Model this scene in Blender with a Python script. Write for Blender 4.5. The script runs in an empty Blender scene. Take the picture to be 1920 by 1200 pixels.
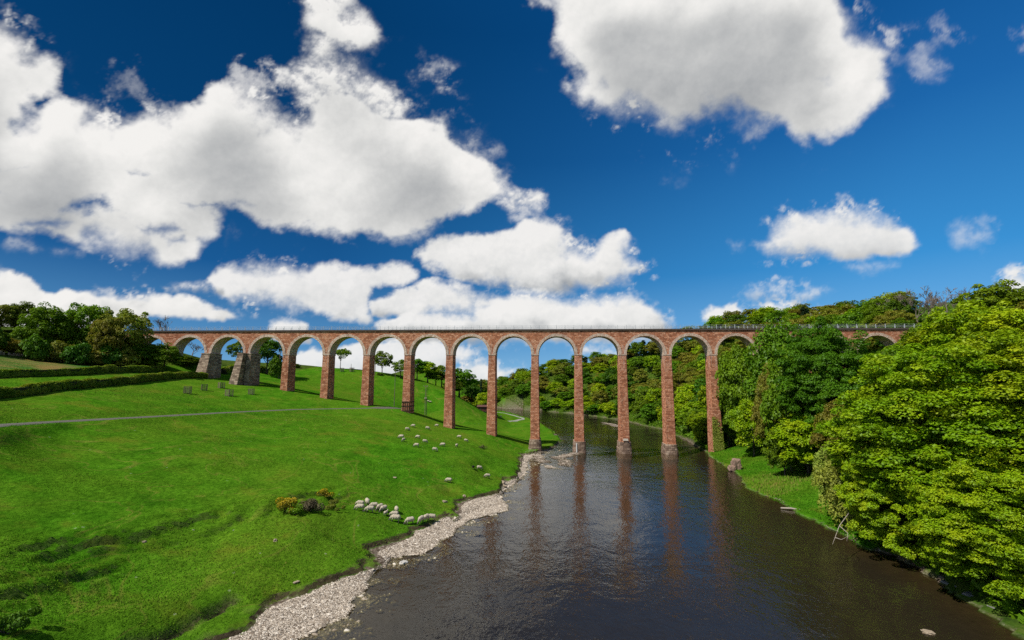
import bpy, bmesh, math, random
import numpy as np
from mathutils import Vector, Matrix
from mathutils import noise as mnoise

random.seed(7)
S = bpy.context.scene
COL = S.collection
PI = math.pi
# ------------------------------------------------------------------ camera geometry
F = 907.0            # focal length in pixels of a 1920 px wide picture (17 mm on 36 mm)
PITCH, ROLL, CAMH = 0.1346, 0.006, 19.33
cp, sp, cr, sr = math.cos(PITCH), math.sin(PITCH), math.cos(ROLL), math.sin(ROLL)

def ray(px, py):
    xr = (px - 960) / F; zr = -(py - 600) / F
    xc = cr * xr - sr * zr; zc = sr * xr + cr * zr
    return (xc, cp - zc * sp, sp + zc * cp)
def at_z(px, py, z):
    d = ray(px, py); t = (z - CAMH) / d[2]
    return (d[0] * t, d[1] * t, z)
def at_y(px, py, Y):
    d = ray(px, py); t = Y / d[1]
    return (d[0] * t, Y, CAMH + d[2] * t)
def project(X, Y, Z):
    Z = Z - CAMH
    yc = Y * cp + Z * sp; zc = -Y * sp + Z * cp
    xr = cr * X + sr * zc; zr = -sr * X + cr * zc
    return 960 + F * xr / yc, 600 - F * zr / yc

cam = bpy.data.cameras.new('camera'); cam.lens = 17.0; cam.sensor_width = 36.0
cam.clip_start = 0.2; cam.clip_end = 20000
camo = bpy.data.objects.new('camera', cam); COL.objects.link(camo)
camo.matrix_world = Matrix(((cr, -sr, 0, 0), (-sr * sp, -cr * sp, -cp, 0), (sr * cp, cr * cp, -sp, CAMH), (0, 0, 0, 1)))
S.camera = camo
S.view_settings.view_transform = 'Standard'; S.view_settings.look = 'None'
S.view_settings.exposure = 0; S.view_settings.gamma = 1
try:
    S.cycles.use_denoising = False
    S.cycles.denoiser = 'OPENIMAGEDENOISE'
    S.cycles.denoising_input_passes = 'RGB_ALBEDO_NORMAL'
    S.cycles.max_bounces = 6; S.cycles.diffuse_bounces = 2; S.cycles.glossy_bounces = 2
    S.cycles.transmission_bounces = 3; S.cycles.transparent_max_bounces = 6
    S.cycles.caustics_reflective = False; S.cycles.caustics_refractive = False
    S.cycles.use_adaptive_sampling = True; S.cycles.adaptive_threshold = 0.02
    S.cycles.sample_clamp_indirect = 4
except Exception:
    pass

# ------------------------------------------------------------------ helpers
def tag(o, label=None, cat=None, group=None, kind=None):
    if label: o['label'] = label
    if cat: o['category'] = cat
    if group: o['group'] = group
    if kind: o['kind'] = kind
    return o
def empty(name, loc=(0, 0, 0), rz=0.0, scale=None):
    o = bpy.data.objects.new(name, None); COL.objects.link(o)
    o.location = loc; o.rotation_euler = (0, 0, rz); o.empty_display_size = 0.3
    if scale is not None: o.scale = scale if hasattr(scale, '__len__') else (scale,) * 3
    return o
def link(name, me, parent=None, mat=None):
    o = bpy.data.objects.new(name, me); COL.objects.link(o)
    if parent: o.parent = parent
    if mat is not None and len(me.materials) == 0: me.materials.append(mat)
    return o
def dup(root, loc=None, rz=None, scale=None):
    r = root.copy(); COL.objects.link(r)
    if loc is not None: r.location = loc
    if rz is not None: r.rotation_euler = (0, 0, rz)
    if scale is not None: r.scale = scale if hasattr(scale, '__len__') else (scale,) * 3
    for ch in list(root.children):
        c = ch.copy(); COL.objects.link(c); c.parent = r
        for g in list(ch.children):
            d = g.copy(); COL.objects.link(d); d.parent = c
    return r
def np_mesh(name, verts, faces, mat=None, smooth=False, attrs=None):
    """verts (n,3), faces (m,k) all of the same k"""
    me = bpy.data.meshes.new(name)
    v = np.ascontiguousarray(verts, dtype=np.float32); f = np.ascontiguousarray(faces, dtype=np.int32)
    m, k = f.shape
    me.vertices.add(len(v)); me.vertices.foreach_set('co', v.ravel())
    me.loops.add(m * k); me.loops.foreach_set('vertex_index', f.ravel())
    me.polygons.add(m)
    me.polygons.foreach_set('loop_start', np.arange(0, m * k, k, dtype=np.int32))
    me.polygons.foreach_set('use_smooth', np.full(m, smooth, dtype=bool))
    if attrs:
        for an, (dom, typ, arr) in attrs.items():
            a = me.attributes.new(an, typ, dom)
            if typ == 'FLOAT': a.data.foreach_set('value', np.ascontiguousarray(arr, dtype=np.float32).ravel())
            else: a.data.foreach_set('color', np.ascontiguousarray(arr, dtype=np.float32).ravel())
    me.update(calc_edges=True); me.validate()
    if mat is not None: me.materials.append(mat)
    return me

class MB:
    """collects boxes, tubes and polygons into one mesh"""
    def __init__(s): s.v = []; s.f = []
    def add(s, vs, fs):
        b = len(s.v); s.v += [tuple(p) for p in vs]; s.f += [tuple(i + b for i in q) for q in fs]
    def box(s, c, d, rz=0.0, top=None):
        x, y, z = d[0] / 2, d[1] / 2, d[2] / 2; tx, ty = (top[0] / 2, top[1] / 2) if top else (x, y)
        vs = [(-x, -y, -z), (x, -y, -z), (x, y, -z), (-x, y, -z), (-tx, -ty, z), (tx, -ty, z), (tx, ty, z), (-tx, ty, z)]
        co, si = math.cos(rz), math.sin(rz)
        vs = [(c[0] + p[0] * co - p[1] * si, c[1] + p[0] * si + p[1] * co, c[2] + p[2]) for p in vs]
        s.add(vs, [(3, 2, 1, 0), (4, 5, 6, 7), (0, 1, 5, 4), (1, 2, 6, 5), (2, 3, 7, 6), (3, 0, 4, 7)])
    def tube(s, pts, rad, n=6, cap=True):
        pts = [Vector(p) for p in pts]; rings = []; m = len(pts)
        if not hasattr(rad, '__len__'): rad = [rad] * m
        vs = []
        for i, p in enumerate(pts):
            t = (pts[min(i + 1, m - 1)] - pts[max(i - 1, 0)]).normalized()
            a = t.cross(Vector((0.31, 0.17, 0.93)) if abs(t.z) < .9 else Vector((1, 0.1, 0))).normalized(); b = t.cross(a)
            for k in range(n):
                w = 2 * PI * k / n; vs.append(p + (a * math.cos(w) + b * math.sin(w)) * rad[i])
        fs = [(i * n + k, i * n + (k + 1) % n, (i + 1) * n + (k + 1) % n, (i + 1) * n + k) for i in range(m - 1) for k in range(n)]
        if cap: fs += [tuple(range(n - 1, -1, -1)), tuple(range((m - 1) * n, m * n))]
        s.add(vs, fs)
    def mesh(s, name, mat=None, smooth=False):
        me = bpy.data.meshes.new(name); me.from_pydata(s.v, [], s.f)
        bm = bmesh.new(); bm.from_mesh(me); bmesh.ops.recalc_face_normals(bm, faces=bm.faces); bm.to_mesh(me); bm.free()
        if smooth:
            for p in me.polygons: p.use_smooth = True
        if mat is not None: me.materials.append(mat)
        me.update(); return me
    def build(s, name, mat, parent=None, smooth=False):
        return link(name, s.mesh(name, mat, smooth), parent)

# ------------------------------------------------------------------ numpy noise
_rs = np.random.RandomState(3)
_LAT = _rs.rand(256, 256).astype(np.float32)
def vnoise(x, y, seed=0):
    x = np.asarray(x, dtype=np.float64) + seed * 37.13; y = np.asarray(y, dtype=np.float64) + seed * 91.7
    xi = np.floor(x).astype(np.int64); yi = np.floor(y).astype(np.int64)
    fx = x - xi; fy = y - yi
    fx = fx * fx * fx * (fx * (fx * 6 - 15) + 10); fy = fy * fy * fy * (fy * (fy * 6 - 15) + 10)
    a = _LAT[yi & 255, xi & 255]; b = _LAT[yi & 255, (xi + 1) & 255]
    c = _LAT[(yi + 1) & 255, xi & 255]; d = _LAT[(yi + 1) & 255, (xi + 1) & 255]
    return (a * (1 - fx) + b * fx) * (1 - fy) + (c * (1 - fx) + d * fx) * fy
def fbm(x, y, octv=5, gain=0.5, seed=0):
    s = 0; a = 1; t = 0
    co, si = math.cos(0.7), math.sin(0.7)
    for o in range(octv):
        s = s + a * (vnoise(x, y, seed + o * 5) * 2 - 1); t += a
        x, y = (x * co - y * si) * 2.03, (x * si + y * co) * 2.03; a *= gain
    return s / t
def smooth01(t):
    t = np.clip(t, 0, 1); return t * t * (3 - 2 * t)
def seg_dist(X, Y, poly, closed=False):
    """distance of points to a polyline"""
    best = np.full(np.shape(X), 1e9)
    P = list(poly) + ([poly[0]] if closed else [])
    for (x0, y0), (x1, y1) in zip(P[:-1], P[1:]):
        dx, dy = x1 - x0, y1 - y0; L = dx * dx + dy * dy + 1e-12
        t = np.clip(((X - x0) * dx + (Y - y0) * dy) / L, 0, 1)
        best = np.minimum(best, (X - x0 - t * dx) ** 2 + (Y - y0 - t * dy) ** 2)
    return np.sqrt(best)
def inside(X, Y, poly):
    r = np.zeros(np.shape(X), dtype=bool); n = len(poly)
    for i in range(n):
        x0, y0 = poly[i]; x1, y1 = poly[(i + 1) % n]
        if y0 == y1: continue
        c = ((y0 > Y) != (y1 > Y)) & (X < (x1 - x0) * (Y - y0) / (y1 - y0) + x0)
        r ^= c
    return r

# ------------------------------------------------------------------ materials
class NT:
    def __init__(s, name, emission=False):
        s.m = bpy.data.materials.new(name); s.m.use_nodes = True
        s.t = s.m.node_tree; s.t.nodes.clear(); s.out = s.t.nodes.new('ShaderNodeOutputMaterial')
    def n(s, typ, **kw):
        nd = s.t.nodes.new(typ)
        for k, v in kw.items():
            if k.startswith('i_'): nd.inputs[k[2:].replace('_', ' ')].default_value = v
            else: setattr(nd, k, v)
        return nd
    def l(s, a, b): s.t.links.new(a, b)
    def val(s, x, sock):
        if isinstance(x, bpy.types.NodeSocket): s.l(x, sock)
        else: sock.default_value = x
    def math(s, op, a, b=0.0, c=None, clamp=False):
        nd = s.n('ShaderNodeMath', operation=op, use_clamp=clamp)
        s.val(a, nd.inputs[0]); s.val(b, nd.inputs[1])
        if c is not None: s.val(c, nd.inputs[2])
        return nd.outputs[0]
    def mix(s, f, a, b, mode='MIX'):
        nd = s.n('ShaderNodeMix', data_type='RGBA', blend_type=mode)
        s.val(f, nd.inputs[0])
        for v, k in ((a, 6), (b, 7)):
            if isinstance(v, bpy.types.NodeSocket): s.l(v, nd.inputs[k])
            else: nd.inputs[k].default_value = (*v[:3], 1)
        return nd.outputs[2]
    def noise(s, vec, scale, detail=4, rough=0.55, dist=0.0):
        nd = s.n('ShaderNodeTexNoise'); s.l(vec, nd.inputs['Vector'])
        nd.inputs['Scale'].default_value = scale; nd.inputs['Detail'].default_value = detail
        nd.inputs['Roughness'].default_value = rough; nd.inputs['Distortion'].default_value = dist
        return nd.outputs['Fac']
    def ramp(s, f, stops, interp='LINEAR'):
        nd = s.n('ShaderNodeValToRGB'); s.l(f, nd.inputs[0]); cr_ = nd.color_ramp; cr_.interpolation = interp
        while len(cr_.elements) < len(stops): cr_.elements.new(0.5)
        for e, (p, c) in zip(cr_.elements, stops):
            e.position = p; e.color = (*c, 1) if hasattr(c, '__len__') else (c, c, c, 1)
        return nd.outputs[0]
    def rng(s, x, a, b, c=0.0, d=1.0):
        nd = s.n('ShaderNodeMapRange'); s.val(x, nd.inputs[0])
        for i, v in enumerate((a, b, c, d)): nd.inputs[i + 1].default_value = v
        return nd.outputs[0]
    def coord(s, which='Object'):
        return s.n('ShaderNodeTexCoord').outputs[which]
    def pos(s): return s.n('ShaderNodeNewGeometry').outputs['Position']
    def attr(s, name, out='Fac'):
        nd = s.n('ShaderNodeAttribute', attribute_name=name); return nd.outputs[out]
    def scalev(s, vec, sc):
        nd = s.n('ShaderNodeVectorMath', operation='MULTIPLY'); s.l(vec, nd.inputs[0]); nd.inputs[1].default_value = sc
        return nd.outputs[0]
    def bump(s, h, strength=0.5, dist=0.1, normal=None):
        nd = s.n('ShaderNodeBump'); nd.inputs['Strength'].default_value = strength; nd.inputs['Distance'].default_value = dist
        s.l(h, nd.inputs['Height'])
        if normal is not None: s.l(normal, nd.inputs['Normal'])
        return nd.outputs[0]
    def principled(s, col, rough=0.9, spec=0.2, normal=None, **kw):
        b = s.n('ShaderNodeBsdfPrincipled')
        if isinstance(col, bpy.types.NodeSocket): s.l(col, b.inputs['Base Color'])
        else: b.inputs['Base Color'].default_value = (*col, 1)
        s.val(rough, b.inputs['Roughness']); b.inputs['Specular IOR Level'].default_value = spec
        if normal is not None: s.l(normal, b.inputs['Normal'])
        for k, v in kw.items(): b.inputs[k.replace('_', ' ')].default_value = v
        return b.outputs[0]
    def done(s, sh): s.l(sh, s.out.inputs['Surface']); return s.m

def simple_mat(name, col, var=0.25, scale=3.0, rough=0.9, bump=0.0, spec=0.2):
    t = NT(name); p = t.coord('Object')
    f = t.noise(p, scale, 5)
    c = t.mix(f, [c * (1 - var) for c in col], [min(1, c * (1 + var)) for c in col])
    nm = t.bump(f, bump, 0.05) if bump else None
    return t.done(t.principled(c, rough, spec, nm))

def leaf_mat(name, dark, light, yellow=None, transl=0.35, rnd=0.25):
    """foliage: leaf tint from a face attribute, a hue drift per tree"""
    t = NT(name)
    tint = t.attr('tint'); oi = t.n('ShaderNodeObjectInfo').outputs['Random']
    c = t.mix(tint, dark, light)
    if yellow is not None:
        p = t.coord('Object'); c = t.mix(t.rng(t.noise(p, 0.35, 2), 0.45, 0.7), c, yellow)
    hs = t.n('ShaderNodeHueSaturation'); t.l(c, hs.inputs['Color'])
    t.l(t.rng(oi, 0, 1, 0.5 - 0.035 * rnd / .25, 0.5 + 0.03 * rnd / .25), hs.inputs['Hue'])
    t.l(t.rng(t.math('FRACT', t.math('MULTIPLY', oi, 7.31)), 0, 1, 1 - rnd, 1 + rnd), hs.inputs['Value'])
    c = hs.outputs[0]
    d = t.n('ShaderNodeBsdfDiffuse'); t.l(c, d.inputs[0])
    g = t.n('ShaderNodeBsdfTranslucent'); t.l(t.mix(1.0, c, (1.0, 1.0, .45), 'MULTIPLY'), g.inputs[0])
    ms = t.n('ShaderNodeMixShader'); ms.inputs[0].default_value = transl; t.l(d.outputs[0], ms.inputs[1]); t.l(g.outputs[0], ms.inputs[2])
    gl = t.n('ShaderNodeBsdfGlossy'); gl.inputs['Roughness'].default_value = 0.5; gl.inputs[0].default_value = (1, 1, 1, 1)
    m2 = t.n('ShaderNodeMixShader'); m2.inputs[0].default_value = 0.010; t.l(ms.outputs[0], m2.inputs[1]); t.l(gl.outputs[0], m2.inputs[2])
    return t.done(m2.outputs[0])

# ------------------------------------------------------------------ viaduct axis (measured)
VTH, VX, VY = -0.0833, 6.9954, 146.4167
PITCHM = 13.1; HS, HD = 28.79, 36.41
vc, vs_ = math.cos(VTH), math.sin(VTH)
def pier_xy(i, off=0.0):
    """front-face centre of pier i; off > 0 goes through the viaduct away from the camera"""
    t = (i - 10) * PITCHM
    return (VX + t * vc - off * vs_, VY + t * vs_ + off * vc)
# ================================================================== SKY
SUN = Vector((-0.66, -0.46, 1.0)).normalized()
def cloud_fields(px, py):
    """cloud density and light for sky directions given by where they fall in the view (px, py)"""
    R = lambda *a: list(zip(a[0::2], a[1::2]))
    # outline polygons: (points, edge softness, opacity, roughness of the rim)
    polys = [
        (R(-400,120, 0,52, 35,66, 72,98, 88,112, 114,142, 116,182, 62,186, 48,200, 72,214, 112,196, 150,206, 198,216, 228,238, 300,214, 368,196, 392,164, 430,156, 480,180, 520,208, 552,226, 574,214, 566,180, 606,184, 660,190, 745,236, 800,250, 832,238, 872,282, 902,322, 950,336, 958,366, 900,386, 830,406, 760,426, 690,440, 620,436, 560,420, 500,410, 450,396, 400,376, 352,366, 366,386, 412,402, 410,432, 376,450, 364,480, 340,492, 270,490, 220,480, 180,466, 130,450, 60,430, 0,420, -400,400), 30, 1.0, 1.0),
        (R(566,0, 585,-60, 640,-60, 650,20, 700,52, 718,82, 696,100, 640,96, 690,106, 722,132, 768,168, 772,205, 752,224, 700,240, 640,250, 560,200, 534,140, 576,116, 588,60), 30, .86, 1.3),
        (R(756,128, 780,112, 812,130, 818,165, 790,180, 762,168), 26, .5, 1.5),
        (R(782,255, 830,235, 872,232, 918,232, 925,280, 880,300, 820,300), 30, .6, 1.4),
        (R(430,140, 470,142, 485,158, 450,162), 14, .5, 1.5),
        (R(1040,-80, 1046,0, 1052,60, 1078,126, 1090,188, 1140,202, 1168,226, 1210,224, 1264,256, 1300,236, 1347,230, 1402,258, 1440,238, 1472,236, 1512,268, 1550,256, 1584,238, 1620,214, 1648,180, 1656,98, 1612,56, 1578,14, 1568,-80), 44, 1.0, 1.0),
        (R(1560,60, 1660,90, 1672,140, 1640,200, 1560,250), 40, .55, 1.4),
        (R(1409,460, 1446,432, 1486,405, 1554,398, 1638,396, 1692,416, 1711,443, 1712,474, 1652,480, 1596,481, 1546,478, 1444,481), 18, .97, .7),
        (R(1375,448, 1400,440, 1404,466, 1378,470), 12, .35, 1.),
        (R(781,478, 800,455, 830,442, 870,436, 919,430, 962,440, 1000,448, 1040,462, 1060,500, 1040,540, 940,545, 860,520, 800,500), 17, .97, .8),
        (R(940,470, 962,440, 1000,422, 1040,430, 1060,448, 1100,480, 1120,520, 1080,560, 960,560, 920,520), 17, .97, .8),
        (R(1050,456, 1084,452, 1110,470, 1116,446, 1140,436, 1167,434, 1176,455, 1182,478, 1208,496, 1226,510, 1194,520, 1170,534, 1120,548, 1060,545, 1040,500), 15, .98, .7),
        (R(690,566, 740,545, 800,526, 850,530, 900,545, 960,556, 950,585, 860,594, 760,598, 700,592), 15, .96, .8),
        (R(705,604, 760,588, 830,577, 900,580, 960,588, 960,640, 700,640), 13, .96, .8),
        (R(880,566, 980,546, 1060,556, 1120,546, 1160,558, 1204,568, 1236,586, 1249,604, 1247,640, 880,640), 15, .98, .7),
        (R(387,530, 416,498, 440,494, 484,487, 520,492, 560,496, 601,490, 640,506, 664,510, 700,504, 732,494, 762,500, 776,514, 750,532, 700,540, 694,575, 700,604, 640,606, 600,590, 540,588, 484,574, 440,558), 18, .95, .8),
        (R(304,534, 340,528, 380,530, 410,545, 380,546, 310,545), 10, .8, .8),
        (R(500,600, 520,590, 548,598, 576,606, 576,640, 500,640), 10, .95, .6),
        (R(-400,500, 0,514, 50,516, 70,528, 100,545, 118,533, 150,546, 200,552, 235,556, 290,545, 325,556, 345,549, 380,572, 424,582, 436,592, 420,598, 350,600, 280,596, 200,620, 0,620, -400,600), 13, 1.0, .65),
        (R(545,672, 580,658, 620,666, 690,648, 760,640, 800,650, 868,648, 892,662, 882,678, 840,688, 832,720, 700,724, 545,724), 12, .92, .7),
        (R(842,700, 858,688, 900,682, 940,690, 975,690, 968,706, 940,716, 900,726, 842,730), 10, .92, .7),
        (R(1072,650, 1100,644, 1150,648, 1158,664, 1120,670, 1074,664), 12, .6, .8),
        (R(1312,594, 1322,576, 1336,570, 1356,574, 1388,562, 1394,590, 1370,605, 1316,602), 10, .95, .6),
        (R(1404,596, 1412,578, 1450,570, 1500,572, 1550,574, 1572,590, 1572,620, 1404,620), 10, .98, .6),
        (R(1390,552, 1420,545, 1450,532, 1476,536, 1470,552, 1420,560), 14, .5, .9),
        (R(1490,552, 1520,538, 1560,534, 1572,546, 1540,558, 1500,560), 14, .5, .9),
        (R(1580,500, 1620,492, 1650,496, 1690,490, 1670,504, 1600,508), 14, .3, 1.2),
        (R(1714,132, 1738,104, 1770,98, 1796,104, 1790,128, 1750,146, 1720,146), 22, .36, 1.4),
        (R(1796,446, 1840,428, 1880,418, 1882,432, 1830,450, 1800,456), 16, .34, 1.2),
        (R(1884,524, 1900,512, 1960,508, 2300,500, 2300,600, 1884,560), 12, .95, .7),
        (R(940,345, 960,348, 985,362, 1008,372, 990,392, 960,396, 940,380), 16, .8, 1.),
        (R(985,-30, 990,12, 1012,16, 1024,-30), 14, .6, 1.2),
        (R(1196,332, 1260,318, 1270,342, 1240,350), 16, .13, 1.2),
        (R(210,150, 240,152, 236,170, 212,168), 14, .2, 1.2),
        (R(20,455, 90,458, 150,475, 60,478), 14, .4, 1.2),
        (R(730,432, 790,428, 820,425, 800,440, 740,448), 14, .45, 1.2),
        (R(1960,60, 2300,30, 2700,120, 2600,300, 2200,280, 2000,180), 40, .9, 1.),
        (R(-1500,-100, -700,-200, -450,60, -500,300, -1200,380), 50, .95, 1.),
        (R(400,-700, 900,-800, 1300,-500, 1000,-200, 500,-260), 60, .95, 1.)]
    holes = [
        (R(20,416, 90,404, 140,412, 120,424, 40,428), 12, .7), (R(250,420, 320,412, 345,426, 300,440, 255,434), 12, .75), (R(300,440, 340,436, 350,452, 310,458), 10, .7), (R(430,372, 500,382, 480,398, 430,392), 14, .5),
        (R(112,392, 128,368, 160,352, 200,352, 228,372, 240,394, 196,396, 150,404), 20, 1.0),
        (R(-60,300, 0,306, 52,302, 50,314, 0,320, -60,318), 10, .85),
        (R(330,376, 420,380, 410,392, 350,392), 12, .9),
        (R(240,318, 285,318, 288,330, 250,330), 10, .6),
        (R(-60,345, 0,340, 20,358, 0,372, -60,372), 12, .8),
        (R(690,100, 620,92, 600,98, 640,106), 12, .7),
        (R(1500,140, 1560,120, 1600,150, 1560,176, 1510,170), 30, .45),
        (R(1110,135, 1130,138, 1135,165, 1112,162), 16, .45)]
    # billows: finer towards the horizon
    low = smooth01((py - 400) / 130)
    def puffs(x, y, r, seed):
        x = x / r; y = y / r; xi = np.floor(x); yi = np.floor(y); best = np.zeros_like(x)
        for a in (-1, 0, 1):
            for b in (-1, 0, 1):
                cx = xi + a; cy = yi + b; ix = cx.astype(np.int64); iy = cy.astype(np.int64)
                jx = _LAT[(iy + seed) & 255, (ix * 3 + seed * 7) & 255]; jy = _LAT[(ix + seed * 3) & 255, (iy * 5 + 17) & 255]
                rr = .75 + .45 * _LAT[(iy * 7 + seed) & 255, (ix + 91) & 255]
                d2 = ((x - cx - jx) ** 2 + (y - cy - jy) ** 2) / rr ** 2
                best = np.maximum(best, np.sqrt(np.clip(1 - d2, 0, 1)) * rr)
        return best
    def field(k):
        qx = px + 16 * k * fbm(px / (60 * k), py / (60 * k), 4, .5, 21); qy = py + 14 * k * fbm(px / (60 * k), py / (60 * k), 4, .5, 22)
        return puffs(qx, qy * 1.15, 84 * k, 3) + .55 * puffs(qx, qy * 1.15, 40 * k, 8) + .28 * puffs(qx, qy, 19 * k, 14)
    hp = field(1.0) * (1 - low) + field(.5) * low
    sc = 1 - .5 * low
    def two(a, b, o, g, sd): return fbm(px / a, py / b, o, g, sd) * (1 - low) + fbm(px / (a * .5), py / (b * .5), o, g, sd + 60) * low
    n1 = two(130, 100, 8, .6, 1)
    n2 = two(30, 25, 6, .66, 2)
    fray = smooth01((fbm(px / 140, py / 120, 3, .5, 41) + .22) / .55)      # crisp rims here, frayed ones there
    rag = sc * (44 * n1 + (6 + 18 * fray) * n2 + 20 * (hp - 1.05)) - 4
    bil = hp
    wx = px + 18 * (1 - .6 * low) * fbm(px / 70, py / 70, 5, .55, 11); wy = py + 15 * (1 - .6 * low) * fbm(px / 70, py / 70, 5, .55, 12)
    D = np.zeros_like(px); T = np.zeros_like(px); G = np.ones_like(px)
    for pts, soft, op, rough in polys:
        xs = [p[0] for p in pts]; ys = [p[1] for p in pts]; m = soft * 3 + 20
        sel = (px > min(xs) - m) & (px < max(xs) + m) & (py > min(ys) - m) & (py < max(ys) + m)
        if not sel.any(): continue
        X, Y = wx[sel], wy[sel]
        sd = seg_dist(X, Y, pts, True) * np.where(inside(X, Y, pts), 1, -1)
        q = sd + rag[sel] * rough
        f = smooth01((q / soft + .40) / (.85 + 1.45 * fray[sel]))
        if op < .9:      # thin vapour: torn, see-through
            tear = np.clip(.62 + 1.5 * n1[sel] + 1.1 * n2[sel], 0, 1)
            f = smooth01((q / soft + .55) / 2.3) * (tear * (1.15 - op) + op * (.35 + .65 * tear)) * 1.15
        f = np.maximum(f * (.75 + .25 * op), smooth01((q / soft + 1.3) / 2.2) * smooth01((n2[sel] * 1.2 + n1[sel] + .05) / .8) * fray[sel]) * op
        D[sel] = np.maximum(D[sel], f)
        if min(ys) > 385:        # far banks of cloud stand one before the other, each bright on top and grey below
            tz = (Y - min(ys)) / ((640 if min(ys) < 600 < max(ys) else max(ys)) - min(ys) + 1) + .42 * n1[sel] - .25 * (hp[sel] - 1)
            fs = smooth01(q / soft + .6) * op; G[sel] = G[sel] * (1 - fs) + fs * (1.0 - (.50 if min(ys) < 600 else .30) * smooth01((tz - .30) / .75))
        T[sel] = np.maximum(T[sel], np.clip(sd / soft, 0, 4) * op)
    for pts, soft, op in holes:
        xs = [p[0] for p in pts]; ys = [p[1] for p in pts]; m = soft * 3 + 10
        sel = (px > min(xs) - m) & (px < max(xs) + m) & (py > min(ys) - m) & (py < max(ys) + m)
        if not sel.any(): continue
        X, Y = wx[sel], wy[sel]
        sd = seg_dist(X, Y, pts, True) * np.where(inside(X, Y, pts), 1, -1)
        f = smooth01((sd / soft + .5 - rag[sel] / 26) / 1.6) * op
        D[sel] *= 1 - f; T[sel] *= 1 - f * .8
    # faint haze of vapour near the clouds
    return D, T, n1, n2, hp, G, low

def blur(a, n):
    for ax in (0, 1):
        c = np.cumsum(np.pad(a, [(n + 1, n) if q == ax else (0, 0) for q in (0, 1)], mode='edge'), axis=ax)
        a = (np.take(c, range(2 * n + 1, c.shape[ax]), ax) - np.take(c, range(0, c.shape[ax] - 2 * n - 1), ax)) / (2 * n + 1)
    return a
def cloud_light(D, T, n1, n2, hp, G, low, px, py, de):
    """self-shadow of the cloud above each point (rows run upwards), plus relief from the billows; lit from the upper left"""
    lowf = fbm(px / 190, py / 100, 5, .55, 51)
    dens = blur(D, 3) * np.clip(.0 + T * .4, 0, 1.1) * np.clip(.62 + 2.6 * lowf + .7 * (hp - .95), .0, 2.4)
    acc = np.zeros_like(D); run = np.zeros(D.shape[1])
    for k in range(D.shape[0] - 1, -1, -1):
        run = run * (1 - .026 * de[k]) + dens[k] * de[k] * .026
        acc[k] = run
    acc = blur(blur(acc, 6), 6)
    rel = 0
    for h, n, g in ((hp * .8 + np.clip(T, 0, 2.5) * .25, 7, 9.0), (hp + n1 * .8, 3, 4.5), (n1 * 1.2 + n2 * .3 + D * .8, 1, 1.6)):
        gy, gx = np.gradient(blur(blur(h, n), n)); rel = rel + np.tanh((gx * .65 - gy) * g)
    a = smooth01(acc * .95)
    up = .95 - .38 * a + .12 * rel * (1 - .2 * a) + .13 * n1; lo = .96 * G + .10 * rel + .08 * n1
    return np.clip(up * (1 - low) + lo * low, .25, 1.1)

def build_sky():
    az = np.radians(np.concatenate([np.arange(-84, -56, .5), np.arange(-56, 56, .13), np.arange(56, 84.1, .5)]))
    el = np.radians(np.concatenate([np.arange(-3, 46, .13), np.arange(46, 72.1, .5)]))
    A, E = np.meshgrid(az, el)
    dx = np.sin(A) * np.cos(E); dy = np.cos(A) * np.cos(E); dz = np.sin(E)
    yc = dy * cp + dz * sp; zc = -dy * sp + dz * cp
    yc = np.maximum(yc, .05)
    xr = cr * dx + sr * zc; zr = -sr * dx + cr * zc
    px = 960 + F * xr / yc; py = 600 - F * zr / yc
    px = np.clip(px, -3000, 5000); py = np.clip(py, -3000, 1500)
    D, T, n1, n2, hp, G, low = cloud_fields(px, py)
    shade = cloud_light(D, T, n1, n2, hp, G, low, px, py, np.gradient(el) / math.radians(.13))
    verts = np.stack([dx, dy, dz], -1).reshape(-1, 3) * 9000.0 + np.array([0, 0, CAMH])
    h, w = A.shape
    idx = np.arange(h * w).reshape(h, w)
    faces = np.stack([idx[:-1, :-1], idx[1:, :-1], idx[1:, 1:], idx[:-1, 1:]], -1).reshape(-1, 4)
    t = NT('sky_and_clouds')
    nrm = t.n('ShaderNodeVectorMath', operation='NORMALIZE'); t.l(t.pos(), nrm.inputs[0])
    sky = sky_node(t); t.l(nrm.outputs[0], sky.inputs[0])
    c = sky_grade(t, sky.outputs[0], nrm.outputs[0])
    d = t.attr('cloud_d'); s = t.attr('cloud_l')
    fine = t.noise(nrm.outputs[0], 90, 5, .6)
    dd = t.math('ADD', d, t.math('MULTIPLY', t.math('SUBTRACT', fine, .5), t.math('MULTIPLY', t.math('MULTIPLY', d, t.math('SUBTRACT', 1.0, d)), 1.6)), clamp=True)
    ss = t.math('ADD', s, t.math('MULTIPLY', t.math('SUBTRACT', fine, .5), .12))
    cc = t.ramp(ss, [(.2, (.26, .28, .31)), (.45, (.37, .385, .40)), (.72, (.60, .605, .60)), (.9, (.80, .795, .775)), (1.0, (.90, .885, .86))])
    c = t.mix(dd, c, cc)
    em = t.n('ShaderNodeEmission'); t.l(c, em.inputs[0]); em.inputs[1].default_value = 1.0
    m = t.done(em.outputs[0]); m.cycles.emission_sampling = 'NONE'
    me = np_mesh('sky', verts, faces, m, True, {'cloud_d': ('POINT', 'FLOAT', D), 'cloud_l': ('POINT', 'FLOAT', shade)})
    tag(link('sky', me), kind='structure')

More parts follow.
